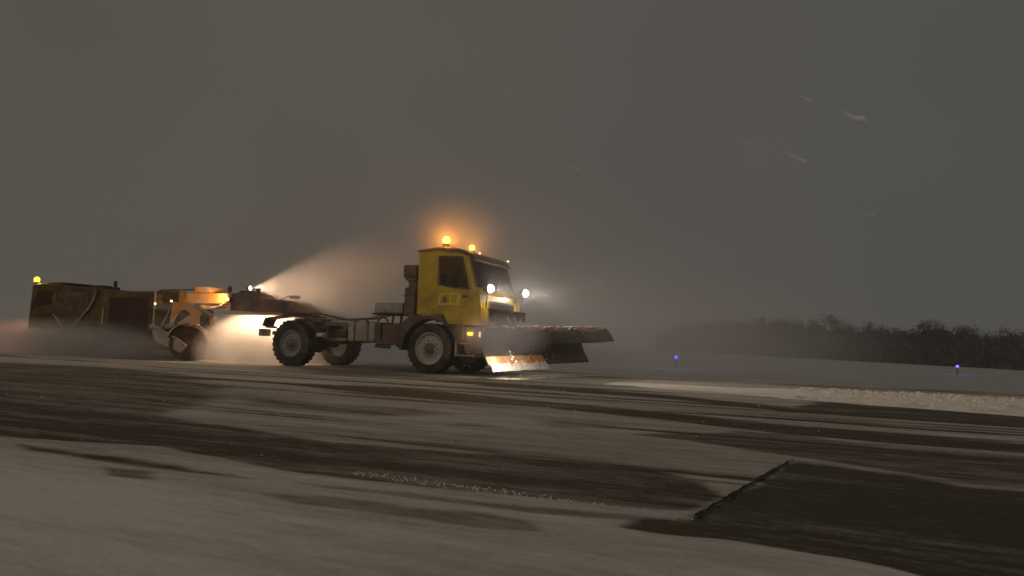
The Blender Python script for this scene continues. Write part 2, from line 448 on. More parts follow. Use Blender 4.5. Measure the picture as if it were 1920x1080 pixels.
b = bmesh.new()
rdj = random.Random(5); prev = None
for i in range(60):
    v_ = -13.58 + 2.28 * i / 59; c_ = 8.605 + .275 * (i / 59) + rdj.uniform(-.006, .006); w_ = rdj.uniform(.007, .017) * (1 if i < 50 else (59 - i) / 10 + .1)
    cur = (b.verts.new((c_ - w_, v_, .0235)), b.verts.new((c_ + w_, v_, .0235)))
    if prev: b.faces.new((prev[0], prev[1], cur[1], cur[0]))
    prev = cur
jn = obj('pavement_joint', b, 'tar', run); jn['kind'] = 'structure'
# ------------------------------------------------------------------ snow field beyond, one sheet to the horizon
def fz(X, Y):
    t_ = sstep(30, 195, Y)
    return -0.02 + t_ * np.clip(0.32 - 0.021 * (X / np.maximum(Y, 30) * 200 - 59), -1.9, 0.45) + 0.05 * (fbm(X * .05, Y * .05, 3, 3) - .5) * sstep(30, 60, Y)
fx = np.concatenate([np.arange(-400, 400, 8.0), [400]])
fy = np.concatenate([np.arange(-120, 0, 12.0), np.arange(0, 200, 5.0), np.arange(200, 421, 20.0)])
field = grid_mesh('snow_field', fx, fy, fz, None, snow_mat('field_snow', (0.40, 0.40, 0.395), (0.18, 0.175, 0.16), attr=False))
tag(field, 'flat snow covered airfield reaching to the trees', None, None, 'structure')

# ------------------------------------------------------------------ snow ridge at the far edge of the cleared lane
def ridge_c(u): return -1.7 - 0.20 * (u - 8) - 0.03 * (u - 8) ** 2 * (u > 8)
ru = np.concatenate([np.arange(4.6, 15, 0.045), np.arange(15, 40, 0.3)])
rv = np.linspace(-2.2, 2.2, 70)
def ridz(U, S):
    h = 0.04 + 0.13 * sstep(5.0, 10.5, U)
    prof = np.clip(1 - (np.abs(S) / 2.1) ** 1.3, 0, 1) ** 0.9
    n = fbm(U * 2.2, S * 2.2, 4, 41) * 0.6 + fbm(U * 7, S * 7, 3, 42) * 0.4
    z = h * prof * (0.62 + 0.8 * (n - 0.2) * sstep(6.5, 9, U) + 0.0)
    return z - 0.03 * (1 - prof)
ridge = grid_mesh('snow_ridge', ru, rv, ridz, None, M['snowclod'])
co = np.empty(len(ridge.data.vertices) * 3, np.float32); ridge.data.vertices.foreach_get('co', co); co = co.reshape(-1, 3)
co[:, 1] += ridge_c(co[:, 0]); ridge.data.vertices.foreach_set('co', co.ravel())
bmc = bmesh.new(); bmc.from_mesh(ridge.data)
for i in range(1500):
    u = random.uniform(8.4, 15.5)
    s = random.gauss(-0.2, 0.75)
    if abs(s) > 1.7: continue
    zz = float(ridz(np.array([u]), np.array([s]))[0])
    r = random.uniform(0.008, 0.026) * (1.6 if random.random() < .06 else 1)
    vv = bmesh.ops.create_icosphere(bmc, subdivisions=1, radius=r)['verts']
    for v in vv: v.co = Vector((u, s + float(ridge_c(np.array(u))), zz + r * .3)) + v.co * random.uniform(.7, 1.3)
bmc.to_mesh(ridge.data); bmc.free()
ridge.location = (TX, TY, 0); ridge.rotation_euler = (0, 0, -HEAD)
tag(ridge, 'crumbly bank of ploughed snow along the far edge of the runway', 'snow bank', None, 'stuff')

# crumbs left by the plough edge beside the dark lane, countless
bm = bmesh.new()
for i in range(1300):
    t_ = random.random()
    if i % 6:
        if i % 2: continue
        u = 6.7 + 1.9 * t_; v = -13.45 - 0.12 * t_ + random.gauss(0, 0.035)
    else:
        u = random.uniform(-2, 9); v = random.uniform(-14.6, -4)
    r = random.uniform(0.0015, 0.0055) * (1.0 if v < -12 else 1.8)
    q = bmesh.ops.create_icosphere(bm, subdivisions=1, radius=r)['verts']
    for p in q: p.co = Vector((u, v, 0.010)) + p.co * random.uniform(.6, 1.3)
cr_ = obj('snow_crumbs', bm, 'snowclod', weld=False)
cr_.location = (TX, TY, 0); cr_.rotation_euler = (0, 0, -HEAD)
tag(cr_, 'loose crumbs of snow scattered on the asphalt', 'snow crumbs', None, 'stuff')

# ------------------------------------------------------------------ trees far across the field
M['bark'] = mat('bark', (0.05, 0.04, 0.03), 0.9)
M['leaf'] = mat('winter_twigs', (0.045, 0.040, 0.030), 0.9, var=0.4, scale=0.4)
def tree_bm(tr_bm, cr_bm, x, y, z, h, wd, n, seed):
    rd = random.Random(seed)
    tube(tr_bm, [(x, y, z - .3), (x + rd.uniform(-.2, .2), y, z + h * .35), (x + rd.uniform(-.4, .4), y, z + h * .85)], h * .025, 6, True, h * .006)
    lobes = [(rd.gauss(0, wd * .28), rd.gauss(0, wd * .28), h * rd.uniform(.3, .88), rd.uniform(.16, .34) * wd) for _ in range(9)]
    lobes.append((0, 0, h * .8, wd * .25))
    for k in range(4):
        L = lobes[k]
        tube(tr_bm, [(x, y, z + h * rd.uniform(.25, .45)), (x + L[0], y + L[1], z + L[2])], h * .010, 4, False, h * .003)
    for k in range(n):
        L = lobes[rd.randrange(len(lobes))]
        r = L[3] * rd.random() ** .45
        a = rd.uniform(0, 6.283); ct = rd.uniform(-1, 1); st = math.sqrt(1 - ct * ct)
        p = Vector((x + L[0] + r * st * math.cos(a), y + L[1] + r * st * math.sin(a), z + L[2] + r * ct * 1.1))
        if p.z < z + .2: p.z = z + rd.uniform(.2, 1.5)
        s = rd.uniform(.18, .5)
        d1 = Vector((rd.gauss(0, 1), rd.gauss(0, 1), rd.gauss(0.4, 1))).normalized() * s
        d2 = Vector((rd.gauss(0, 1), rd.gauss(0, 1), rd.gauss(0, 1))).normalized() * s * .6
        cr_bm.faces.new([cr_bm.verts.new(p), cr_bm.verts.new(p + d1), cr_bm.verts.new(p + d2)])
def gz(x, y): return float(fz(np.array([float(x)]), np.array([float(y)]))[0])
tb = bmesh.new(); cb = bmesh.new()
x = 42.0; i = 0; row = 0
while row < 2:
    if x > 190: row += 1; x = 46.0
    i += 1
    y = 198 + random.uniform(-3, 10) + 9 * row
    h = random.uniform(6.4, 9.6) + 2.6 * float(fbm(np.array([x * .09]), np.array([row * 3.3]), 3, 8)[0]) + .6 + (0.6 if 70 < x < 95 else 0) + (0.9 if x > 110 else 0)
    h *= 0.75 + 0.25 * min(1, (x - 46) / 22)
    tree_bm(tb, cb, x, y, gz(x, y), h, random.uniform(4.5, 7), 420, i)
    # brush at their feet closes the gaps
    for k in range(330):
        p = Vector((x + random.uniform(-1.6, 1.6), y + random.uniform(-2, 2), gz(x, y) + random.uniform(0, 6.5 * h / 9.5)))
        cb.faces.new([cb.verts.new(p + Vector((random.gauss(0, .7), random.gauss(0, .5), random.gauss(0, .7)))) for _ in range(3)])
    x += random.uniform(1.0, 1.9)
bmw = cb
wood = obj('far_wood', bmw, 'leaf', weld=False)
tag(wood, 'dark distant wood closing the far side of the airfield', 'wood', None, 'stuff')
tk = obj('trunk', tb, 'bark', wood, weld=False); tk['kind'] = 'stuff'
for nm, px, y, h, wd, lab in (('bushy_tree', 83.5, 194, 12.0, 7.5, 'broad rounded tree standing above the left part of the distant wood'),
                              ('slim_tree', 105.5, 194, 11.9, 3.6, 'narrow tree tip standing above the middle of the distant wood')):
    t1 = bmesh.new(); c1 = bmesh.new()
    tree_bm(t1, c1, 0, 0, 0, h, wd, 1500, int(px))
    e_ = empty(nm, (px, y, gz(px, y)))
    obj('trunk', t1, 'bark', e_, weld=False); obj('crown', c1, 'leaf', e_, weld=False)
    tag(e_, lab, 'tree')

# ------------------------------------------------------------------ taxiway edge lights
def edge_light(x, y, lab, k=1.0, en=14):
    r0 = empty('taxiway_light', (x, y, gz(x, y)))
    b = bmesh.new(); lathe(b, [(0.0, 0), (.11, 0), (.11, .03), (.03, .05), (.03, .34), (.05, .36), (.05, .38), (0.0, .38)], (0, 0, 0), 'z', 16)
    obj('post', b, 'chassis', r0, smooth=True)
    b = bmesh.new(); lathe(b, [(0.0, .38), (.07, .38), (.075, .44), (.06, .50), (0.0, .53)], (0, 0, 0), 'z', 16)
    obj('lens', b, 'e_blue', r0, smooth=True)
    r0.scale = (k, k, k)
    lamp('blue_lamp', 'POINT', (0, 0, .68), r0, en, (.25, .22, 1.0), .05)
    tag(r0, lab, 'taxiway light', 'blue taxiway edge lights')
edge_light(0.2205 * 33, 33, 'blue taxiway light nearest the plough, blurred by blown snow', 1.1, 22)
edge_light(0.5932 * 42, 42, 'blue taxiway light standing alone in front of the dark wood')
# ------------------------------------------------------------------ wheels shared by both vehicles
def arc(cx, cz, r, a0, a1, n=12):
    return [(cx + r * math.cos(R(a0 + (a1 - a0) * i / n)), cz + r * math.sin(R(a0 + (a1 - a0) * i / n))) for i in range(n + 1)]

def wheel(parent, x, y, rad, wid, side, rimm='rim', rr=0.55, label=None):
    """side -1: outer face towards -y."""
    s = side; h = wid / 2; ri = rad * rr
    b = bmesh.new()
    lathe(b, [(ri, -h * .80), (ri + .03, -h * .95), (rad * .86, -h), (rad * .965, -h * .86), (rad * .985, -h * .6), (rad * .985, h * .6),
              (rad * .965, h * .86), (rad * .86, h), (ri + .03, h * .95), (ri, h * .80)], (0, 0, 0), 'y', 56)
    n = 26
    for k in range(n):                                   # tread lugs on both shoulders
        a = 2 * math.pi * k / n
        for sg in (-1, 1):
            vs = box(b, rad * .955, rad * 1.0, sg * h * .08 if sg > 0 else -h * .92, h * .92 if sg > 0 else -h * .08, -.035, .035, rot=(0, 0, 0))
            q = Matrix.Rotation(a + (0.06 if sg > 0 else 0), 3, 'Y') @ Matrix.Rotation(sg * .25, 3, 'X')
            for v in vs: v.co = q @ v.co
    ty = obj('wheel', b, 'rubber', parent, smooth=True, label=label, weld=False)
    ty.location = (x, y, rad)
    b = bmesh.new()
    lathe(b, [(ri, s * h * .84), (ri * .96, s * h * .86), (ri * .92, s * h * .66), (ri * .80, s * h * .42), (ri * .62, s * h * .40), (ri * .45, s * h * .62), (ri * .40, s * h * .64), (0.001, s * h * .64)], (0, 0, 0), 'y', 40)
    lathe(b, [(ri * .97, -s * h * .8), (ri * .9, -s * h * .5), (ri * .3, -s * h * .3), (0.001, -s * h * .3)], (0, 0, 0), 'y', 32)
    obj('rim', b, rimm, ty, smooth=True)
    b = bmesh.new()
    lathe(b, [(ri * .36, s * h * .60), (ri * .36, s * h * .78), (ri * .30, s * h * .84), (ri * .22, s * h * .86), (ri * .20, s * h * 1.0), (ri * .14, s * h * 1.05), (0.001, s * h * 1.05)], (0, 0, 0), 'y', 28)
    for k in range(10):
        a = 2 * math.pi * k / 10
        lathe(b, [(.001, s * h * .62), (.017, s * h * .62), (.017, s * h * .74), (.001, s * h * .74)], (ri * .52 * math.cos(a), 0, ri * .52 * math.sin(a)), 'y', 6)
    obj('hub', b, 'brown', ty, smooth=True)
    return ty

# ------------------------------------------------------------------ the plough truck
T = empty('snowplough_truck', W(0, 0, 0), -HEAD)
tag(T, 'yellow cab-over snowplough truck with orange beacons and a wide dark front blade', 'truck')
WB = -4.22
for (x, s, rm) in ((0, -1, 'rim'), (0, 1, 'rim'), (WB, -1, 'rimdark'), (WB, 1, 'rimdark')):
    wheel(T, x, s * 1.0, 0.61, 0.40, s, rm, 0.64 if x == 0 else 0.58)

# cab side walls with the door window cut out
ROOF = [(-.40, 2.99), (.15, 3.03), (.78, 2.96), (.96, 2.88)]
side_poly = [(-.40, 1.43), (-.40, 2.99), (.15, 3.02), (.78, 2.95), (.95, 2.87), (1.17, 2.12), (1.30, 1.95), (1.36, 1.62), (1.36, 1.17), (.46, 1.22), (.34, 1.43)]
win = [(.19, 2.19), (.19, 2.84), (.80, 2.82), (1.01, 2.08), (.60, 2.11)]
b = bmesh.new()
prism(b, side_poly, -1.15, -1.09, [win]); prism(b, side_poly, 1.09, 1.15, [win])
box(b, -.397, -.34, -1.088, 1.088, 1.45, 2.97)                                         # rear wall
prism(b, [(-.34, 2.94), (-.34, 2.985), (.15, 3.01), (.78, 2.945), (.93, 2.86), (.90, 2.80), (.72, 2.89), (.15, 2.95)], -1.088, 1.088)   # roof
prism(b, [(1.05, 2.06), (1.15, 2.115), (1.285, 1.94), (1.345, 1.62), (1.345, 1.19), (1.28, 1.19), (1.28, 1.60), (1.22, 1.90)], -1.088, 1.088)  # front panel
box(b, -.33, 1.27, -1.088, 1.088, 1.45, 1.50)                                           # cab floor
cab = obj('cab_body', b, 'yellow', T, bevel=.012)
# door outline, proud of the side wall
for s in (-1, 1):
    y0, y1 = (-1.163, -1.152) if s < 0 else (1.152, 1.163)
    b = bmesh.new()
    outer = [(.15, 1.46), (.15, 2.90), (.84, 2.88), (1.08, 2.06), (1.16, 1.95), (1.16, 1.28), (.50, 1.28), (.40, 1.46)]
    prism(b, outer, y0, y1, [[(.19, 2.17), (.19, 2.85), (.81, 2.83), (1.03, 2.06), (.60, 2.09)]])
    d = obj('door', b, 'yellow', T, bevel=.004)
    b = bmesh.new(); box(b, .86, 1.0, y0 - .03 if s < 0 else y1, y0 if s < 0 else y1 + .03, 1.86, 1.90)
    obj('handle', b, 'black', d, bevel=.006)
    b = bmesh.new(); prism(b, [(.19, 2.18), (.19, 2.84), (.80, 2.82), (1.02, 2.07), (.60, 2.10)], y0 + .03 * -s, y0 + .035 * -s)
    wn = obj('side_window', b, 'glass', T)
    b = bmesh.new(); prism(b, [(.165, 2.15), (.165, 2.865), (.83, 2.845), (1.055, 2.03), (.60, 2.07)], y0 - .004 if s < 0 else y1, y0 if s < 0 else y1 + .004,
                           [[(.20, 2.19), (.20, 2.835), (.795, 2.815), (1.005, 2.085), (.60, 2.11)]])
    obj('seal', b, 'black', wn)
# number panel below the window
b = bmesh.new()
P0, P1, Q0, Q1 = .19, .80, 1.66, 1.96
prism(b, [(P0 - .03, Q0), (P0 + .05, Q1), (P1 + .03, Q1 - .01), (P1 - .02, Q0)], -1.178, -1.165, [[(P0 + .07, Q0 + .05), (P0 + .12, Q1 - .05), (P1 - .08, Q1 - .05), (P1 - .11, Q0 + .05)]])
pl_ = obj('number_panel', b, 'plate', T, bevel=.003)
b = bmesh.new(); box(b, .34, .42, -1.172, -1.165, 1.74, 1.86)
obj('dark_mark', b, 'brown', pl_)
b = bmesh.new(); box(b, .50, .56, -1.172, -1.165, 1.71, 1.91); box(b, .465, .498, -1.172, -1.165, 1.85, 1.89)
obj('numeral', b, 'plate', pl_)
# windscreen, pillars, visor
b = bmesh.new()
prism(b, [(.945, 2.83), (.955, 2.835), (1.165, 2.125), (1.155, 2.115)], -1.06, 1.06)
ws = obj('windscreen', b, 'glass', T)
b = bmesh.new()
for y in (-1.088, 1.03): prism(b, [(.90, 2.86), (.97, 2.87), (1.185, 2.12), (1.10, 2.10)], y, y + .058)
prism(b, [(.93, 2.865), (.97, 2.87), (1.0, 2.77), (.955, 2.76)], -1.028, 1.028)
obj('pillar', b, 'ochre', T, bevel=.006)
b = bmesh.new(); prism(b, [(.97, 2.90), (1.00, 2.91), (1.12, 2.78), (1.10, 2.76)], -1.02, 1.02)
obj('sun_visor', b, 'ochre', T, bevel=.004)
for y in (-.55, .12):                                                                    # wipers
    b = bmesh.new(); tube(b, [(1.175, y, 2.13), (1.10, y + .32, 2.42)], .008, 6); tube(b, [(1.155, y + .02, 2.22), (1.055, y + .52, 2.56)], .006, 6)
    obj('wiper', b, 'black', T)
# roof cap and gutter
b = bmesh.new()
prism(b, [(-.42, 2.992), (-.42, 3.03), (.12, 3.09), (.70, 3.04), (.98, 2.93), (.98, 2.90), (.80, 2.955), (.15, 3.035)], -1.12, 1.12)
obj('roof_cap', b, 'ochre', T, bevel=.02)
for s in (-1, 1):
    b = bmesh.new(); tube(b, [(-.42, s * 1.17, 2.985), (.15, s * 1.17, 3.02), (.78, s * 1.17, 2.95), (.98, s * 1.16, 2.86)], .022, 8)
    obj('gutter', b, 'black', T, smooth=True)
# grille, badge recess, dashboard, seats, steering wheel
b = bmesh.new(); box(b, 1.35, 1.365, -.75, .75, 1.36, 1.80)
gr = obj('grille', b, 'brown', T, bevel=.01)
b = bmesh.new()
for k in range(6): box(b, 1.362, 1.385, -.70, .70, 1.40 + k * .065, 1.43 + k * .065)
obj('slats', b, 'black', gr, bevel=.004)
b = bmesh.new(); prism(b, [(.78, 1.75), (.78, 2.02), (.98, 2.08), (1.13, 2.04), (1.20, 1.9), (1.2, 1.7)], -1.05, 1.05)
obj('dashboard', b, 'seat', T, bevel=.02)
for y in (-.55, .60):
    b = bmesh.new(); box(b, -.10, .42, y - .25, y + .25, 1.78, 1.92); box(b, -.20, -.06, y - .24, y + .24, 1.90, 2.50, rot=(0, -.12, 0)); box(b, -.23, -.14, y - .13, y + .13, 2.52, 2.70); box(b, 0, .3, y - .15, y + .15, 1.5, 1.78)
    obj('seat', b, 'seat', T, bevel=.03)
b = bmesh.new()
c0 = Vector((.72, .60, 2.12)); ring = [c0 + Matrix.Rotation(-.5, 3, 'Y') @ Vector((.22 * math.cos(a), .22 * math.sin(a), 0)) for a in [2 * math.pi * k / 24 for k in range(25)]]
tube(b, ring, .016, 6, False); tube(b, [c0, (.95, .60, 1.95)], .03, 8); tube(b, [ring[0], ring[12]], .012, 6); tube(b, [ring[6], ring[18]], .012, 6)
obj('steering_wheel', b, 'black', T, smooth=True)
# beacons on a cross bar
b = bmesh.new(); tube(b, [(.18, -1.0, 3.14), (.18, 1.0, 3.14)], .025, 10)
for y in (-.95, 0, .95): box(b, .15, .21, y - .025, y + .025, 3.03, 3.14)
obj('beacon_bar', b, 'ochre', T, bevel=.004)
for y, sc_ in ((-.85, 1.12), (.55, 0.92)):
    b = bmesh.new(); lathe(b, [(0.001, 3.155), (.085 * sc_, 3.155), (.085 * sc_, 3.20), (0.001, 3.20)], (.18, y, 0), 'z', 24)
    bs = obj('beacon', b, 'black', T, smooth=True)
    b = bmesh.new(); ball(b, (.18, y, 3.285), .085 * sc_, 3, (1, 1, 1.05))
    obj('beacon_dome', b, 'e_amber', bs, smooth=True)
lamp('beacon_light', 'POINT', (.18, -.85, 3.29), T, 115, (1.0, .36, .04), .05)
lamp('beacon_light', 'POINT', (.18, .55, 3.29), T, 50, (1.0, .45, .08), .05)
# marker lamps on the roof corners
for y, x in ((-.62, 1.0), (1.10, .985)):
    b = bmesh.new(); ball(b, (x, y, 2.975), .028, 2, (1, 1.4, .8)); obj('marker_lamp', b, 'e_mark', T, smooth=True)
# exhaust and intake tower behind the cab
b = bmesh.new()
box(b, -.80, -.50, -1.12, -.72, 1.38, 2.10); box(b, -.74, -.50, -1.05, -.76, 2.10, 2.40); box(b, -.86, -.48, -1.12, -.70, 2.36, 2.66)
prism(b, [(-.86, 2.36), (-.74, 2.24), (-.50, 2.24), (-.48, 2.36)], -1.10, -.72)
tw_ = obj('intake_tower', b, 'brown', T, bevel=.03)
b = bmesh.new()
for k in range(6): box(b, -.865, -.855, -1.08, -.74, 2.40 + k * .04, 2.42 + k * .04)
obj('louvre', b, 'black', tw_)
for z in (1.62, 1.88):
    b = bmesh.new(); box(b, -.81, -.49, -1.128, -.71, z, z + .03); obj('band', b, 'black', tw_)
b = bmesh.new(); tube(b, [(-.62, .3, 1.3), (-.62, .3, 2.75), (-.70, .3, 2.90)], .07, 12); obj('exhaust_pipe', b, 'brown', T, smooth=True)
# locker on legs
b = bmesh.new(); box(b, -1.66, -.84, -1.12, -.35, 1.46, 1.72)
lk = obj('equipment_locker', b, 'grey', T, bevel=.02)
b = bmesh.new(); box(b, -1.72, -.82, -1.14, -.33, 1.41, 1.455); obj('shelf', b, 'maroon', lk, bevel=.005)
for x in (-1.22, -.98):
    for y_ in (-.9, -.5):
        b = bmesh.new(); tube(b, [(x - .05, y_, 1.1), (x, y_, 1.41)], .03, 8); obj('support', b, 'brown', T, smooth=True)
b = bmesh.new(); tube(b, [(-1.65, -1.0, 1.2), (-1.55, -1.0, 1.33), (-1.4, -1.0, 1.34), (-1.28, -1.0, 1.2)], .022, 8)
obj('grab_handle', b, 'brown', T, smooth=True)
# chassis rails with cross members and axles
b = bmesh.new()
for s in (-1, 1): box(b, -5.15, 1.15, s * .42 - .04, s * .42 + .04, .92, 1.22)
for x in (-5.0, -3.2, -2.4, -1.4, .4): box(b, x, x + .08, -.378, .378, .98, 1.18)
fr_ = obj('chassis_frame', b, 'chassis', T, bevel=.01)
b = bmesh.new()
for x in (0, WB):
    tube(b, [(x, -.82, .61), (x, .82, .61)], .085, 12); ball(b, (x, 0.0, .60), .23, 3, (1, .9, 1))
tube(b, [(WB, 0, .62), (-1.0, 0, .85)], .05, 10)
for x in (0, WB):
    for s in (-1, 1):
        for k in range(3): box(b, x - .62 + k * .12, x + .62 - k * .12, s * .60 - .04, s * .60 + .04, .70 - k * .025, .722 - k * .025)
obj('axle', b, 'black', T, smooth=True)
# side tanks
b = bmesh.new()
box(b, -2.45, -1.62, -1.12, -.52, .72, 1.22); tk_ = obj('fuel_tank', b, 'grey', T, bevel=.05)
b = bmesh.new()
for x in (-2.25, -1.85): box(b, x, x + .05, -1.13, -.51, .705, 1.235)
tube(b, [(-1.95, -1.0, 1.22), (-1.95, -1.0, 1.27)], .05, 12)
obj('strap', b, 'brown', tk_)
b = bmesh.new(); box(b, -1.58, -1.44, -1.14, -.55, .64, 1.22); box(b, -1.40, -.82, -1.12, -.55, .66, 1.18); tube(b, [(-1.58, -1.08, .72), (-.98, -1.08, .72)], .05, 10)
obj('battery_box', b, 'brown', T, bevel=.03)
b = bmesh.new()
tube(b, [(-.95, -1.0, .72), (-.95, -.6, .72)], .12, 14); tube(b, [(-1.62, -1.05, .62), (-1.15, -1.12, .60)], .035, 8)
tube(b, [(-.72, -1.0, .58), (-.72, -.7, .58)], .05, 10)
obj('air_tank', b, 'black', T, smooth=True)
# far side tank
b = bmesh.new(); box(b, -2.6, -.9, .52, 1.1, .70, 1.2); obj('fuel_tank', b, 'chassis', T, bevel=.05)
# front wheel arches and steps
for s in (-1, 1):
    b = bmesh.new(); y0, y1 = (-1.21, -.78) if s < 0 else (.78, 1.21)
    prism(b, [(-.78, .55)] + arc(0, .56, .76, 174, 20, 16) + [(.78, .72), (.95, .80), (.95, 1.20), (.45, 1.21), (.33, 1.41), (-.55, 1.41), (-.76, 1.25), (-.84, .9), (-.84, .55)], y0, y1)
    obj('wheel_arch', b, 'brown', T, bevel=.02)
    b = bmesh.new()
    ys = (-1.20, -.85) if s < 0 else (.85, 1.20)
    box(b, .74, 1.22, *ys, .46, .49); box(b, .76, 1.20, *ys, .74, .77); box(b, .72, .76, *ys, .44, .90); box(b, 1.20, 1.24, *ys, .44, .90)
    obj('step', b, 'grey', T, bevel=.006)
# bumper
b = bmesh.new()
prism(b, [(.96, .62), (.96, 1.17), (1.46, 1.15), (1.50, 1.05), (1.50, .74), (1.42, .55), (1.2, .50), (1.0, .52)], -1.20, 1.20)
bp_ = obj('bumper', b, 'brown', T, bevel=.03)
for s in (-1, 1):
    b = bmesh.new(); box(b, 1.06, 1.20, s * 1.225 - .02, s * 1.225 + .02, .955, 1.03); obj('indicator', b, 'e_turn', T, bevel=.01)
    b = bmesh.new(); box(b, 1.36, 1.40, s * 1.22 - .02, s * 1.22 + .02, .92, 1.04); obj('marker_lamp', b, 'e_mark', T, bevel=.01)
    b = bmesh.new(); lathe(b, [(.001, 1.512), (.085, 1.512), (.09, 1.50)], (0, s * .92, .90), 'x', 20); obj('headlight', b, 'e_mark', T, smooth=True)
lamp('indicator_light', 'POINT', (1.13, -1.33, .99), T, 2.0, (1, .6, .1), .03)
# raised plough headlights on stalks
for s, z in ((-1, 2.07), (1, 2.12)):
    b = bmesh.new(); tube(b, [(1.42, s * 1.04, 1.60), (1.46, s * 1.05, z - .10)], .018, 8); obj('lamp_stalk', b, 'black', T, smooth=True)
    b = bmesh.new(); lathe(b, [(.001, 1.36), (.07, 1.37), (.10, 1.44), (.10, 1.50), (.095, 1.51)], (0, s * 1.06, z), 'x', 24)
    hl = obj('plough_headlight', b, 'black', T, smooth=True)
    b = bmesh.new(); lathe(b, [(.095, 1.505), (.085, 1.535), (.04, 1.55), (.001, 1.552)], (0, s * 1.06, z), 'x', 24); ball(b, (1.53, s * 1.06, z), .10, 3)
    obj('lens', b, 'e_white', hl, smooth=True)
    lamp('headlight_beam', 'SPOT', (1.60, s * 1.06, z), T, 340, (1.0, .86, .70), .08, aim=(1, -.14, -.15), spot=60, blend=.7)
lamp('headlight_glow', 'POINT', (1.56, -1.06, 2.07), T, 48, (1.0, .87, .74), .04)
lamp('headlight_glow', 'POINT', (1.56, 1.06, 2.12), T, 48, (1.0, .90, .80), .04)
# fifth wheel, rear guards, lamp bracket
b = bmesh.new(); lathe(b, [(.001, 1.23), (.48, 1.23), (.50, 1.27), (.50, 1.30), (.001, 1.30)], (WB - .25, 0, 0), 'z', 28); box(b, WB - .75, WB + .4, -.5, .5, 1.215, 1.245)
obj('coupling_plate', b, 'black', T, bevel=.005)
for s in (-1, 1):
    y0, y1 = (-1.21, -.78) if s < 0 else (.78, 1.21)
    b = bmesh.new()
    prism(b, [(WB - .98, 1.06), (WB - .88, 1.28), (WB - .25, 1.36), (WB + .45, 1.33), (WB + .78, 1.20), (WB + .86, .95), (WB + .80, .95), (WB + .72, 1.17), (WB + .42, 1.29), (WB - .25, 1.32), (WB - .84, 1.24), (WB - .93, 1.05)], y0, y1)
    obj('mudguard', b, 'black', T, bevel=.006)
    b = bmesh.new()
    box(b, WB - 1.14, WB - .98, s * .98 - .16, s * .98 + .16, .78, .98); box(b, WB - .98, WB - .70, s * .98 - .1, s * .98 + .1, 1.00, 1.06)
    obj('tail_lamp_box', b, 'brown', T, bevel=.02)
b = bmesh.new(); box(b, -5.10, -5.02, -.9, .9, .82, .94); box(b, WB + .86, WB + 1.15, -1.05, -.5, 1.02, 1.12); box(b, WB + .9, WB + 1.7, -.55, -.47, .80, .90); tube(b, [(WB+.9, -.7, .92), (WB+1.5, -.7, .92)], .12, 12)
obj('rear_bracket', b, 'black', T, bevel=.01)
b = bmesh.new()
for y in (-.25, 0, .25): tube(b, [(-.7, y, 1.5), (-1.4, y, 1.62), (-2.4, y * .8, 1.35), (-3.3, y * .7, 1.30), (-4.38, y * .6, 1.48)], .018, 6)
obj('air_hose', b, 'black', T, smooth=True)

# ------------------------------------------------------------------ the plough, carried on the truck's front
def blade_pt(s, k):
    """s 0..1 from near end to far end; k 0..1 from bottom to top."""
    bx = 2.02 + (3.10 - 2.02) * s; by = -1.92 + (1.85 + 1.92) * s
    n = Vector((3.77, -1.08, 0)).normalized()            # the way the hollow face looks
    H = 1.02 + 0.02 * s
    ang = k * 1.9
    bow = -0.30 * math.sin(min(1, k * 1.15) * math.pi * .62) + 0.62 * max(0, k - .55) ** 1.5
    z = .19 + .12 * s + H * k
    return Vector((bx, by, 0)) + n * bow + Vector((0, 0, z))
def sheet(pts_rows, th):
    b = bmesh.new()
    rows = [[b.verts.new(p) for p in r_] for r_ in pts_rows]
    for i in range(len(rows) - 1):
        for k in range(len(rows[0]) - 1):
            b.faces.new((rows[i][k], rows[i][k + 1], rows[i + 1][k + 1], rows[i + 1][k]))
    bmesh.ops.recalc_face_normals(b, faces=b.faces[:])
    bmesh.ops.solidify(b, geom=b.faces[:], thickness=th)
    return b
b = sheet([[blade_pt(s / 24, .28 + .64 * k / 12) for k in range(13)] for s in range(25)], .03)
PLW = obj('plough', b, 'black', T, smooth=True, label='wide dark curved snowplough blade')
b = sheet([[blade_pt(s / 16 * .52, .10 + .185 * k / 4) + Vector((.02, -.005, 0)) for k in range(5)] for s in range(17)], .03)
obj('cutting_edge', b, 'edge', PLW, smooth=True)
b = sheet([[blade_pt(.53 + s / 16 * .47, .08 + .195 * k / 4) + Vector((.02, -.005, 0)) for k in range(5)] for s in range(17)], .03)
obj('rubber_strip', b, 'brown', PLW, smooth=True)
# forward deflector, longer than the blade at its far end
def defl(s, k):
    s2 = .12 + s * 1.06
    p = blade_pt(min(s2, 1.0), .92)
    if s2 > 1: p += Vector((1.08, 3.77, .30)).normalized() * (s2 - 1) * 3.92
    n = Vector((3.77, -1.08, 0)).normalized()
    return p + n * (.42 * k) + Vector((0, 0, .02 - .38 * k * k))
b = sheet([[defl(s / 20, k / 5) for k in range(6)] for s in range(21)], .025)
obj('deflector', b, 'black', PLW, smooth=True)
b = bmesh.new()                                              # snow and orange marker boards along the top
rd = random.Random(3)
for i in range(70):
    s = rd.random(); p = defl(s, rd.uniform(0, .45)); r = rd.uniform(.015, .035)
    ball(b, p + Vector((0, 0, .02)), r, 1, (1.5, 1.8, .7))
obj('snow_crust', b, 'caked', PLW, smooth=True, weld=False)['kind'] = 'stuff'
for s0, s1 in ((.16, .30), (.38, .56), (.66, .92)):
    b = sheet([[defl(s0 + (s1 - s0) * i / 8, .30 + .30 * k / 2) + Vector((.01, 0, .035)) for k in range(3)] for i in range(9)], .015)
    obj('marker_board', b, 'marker', PLW)
b = bmesh.new()                                              # ribs behind
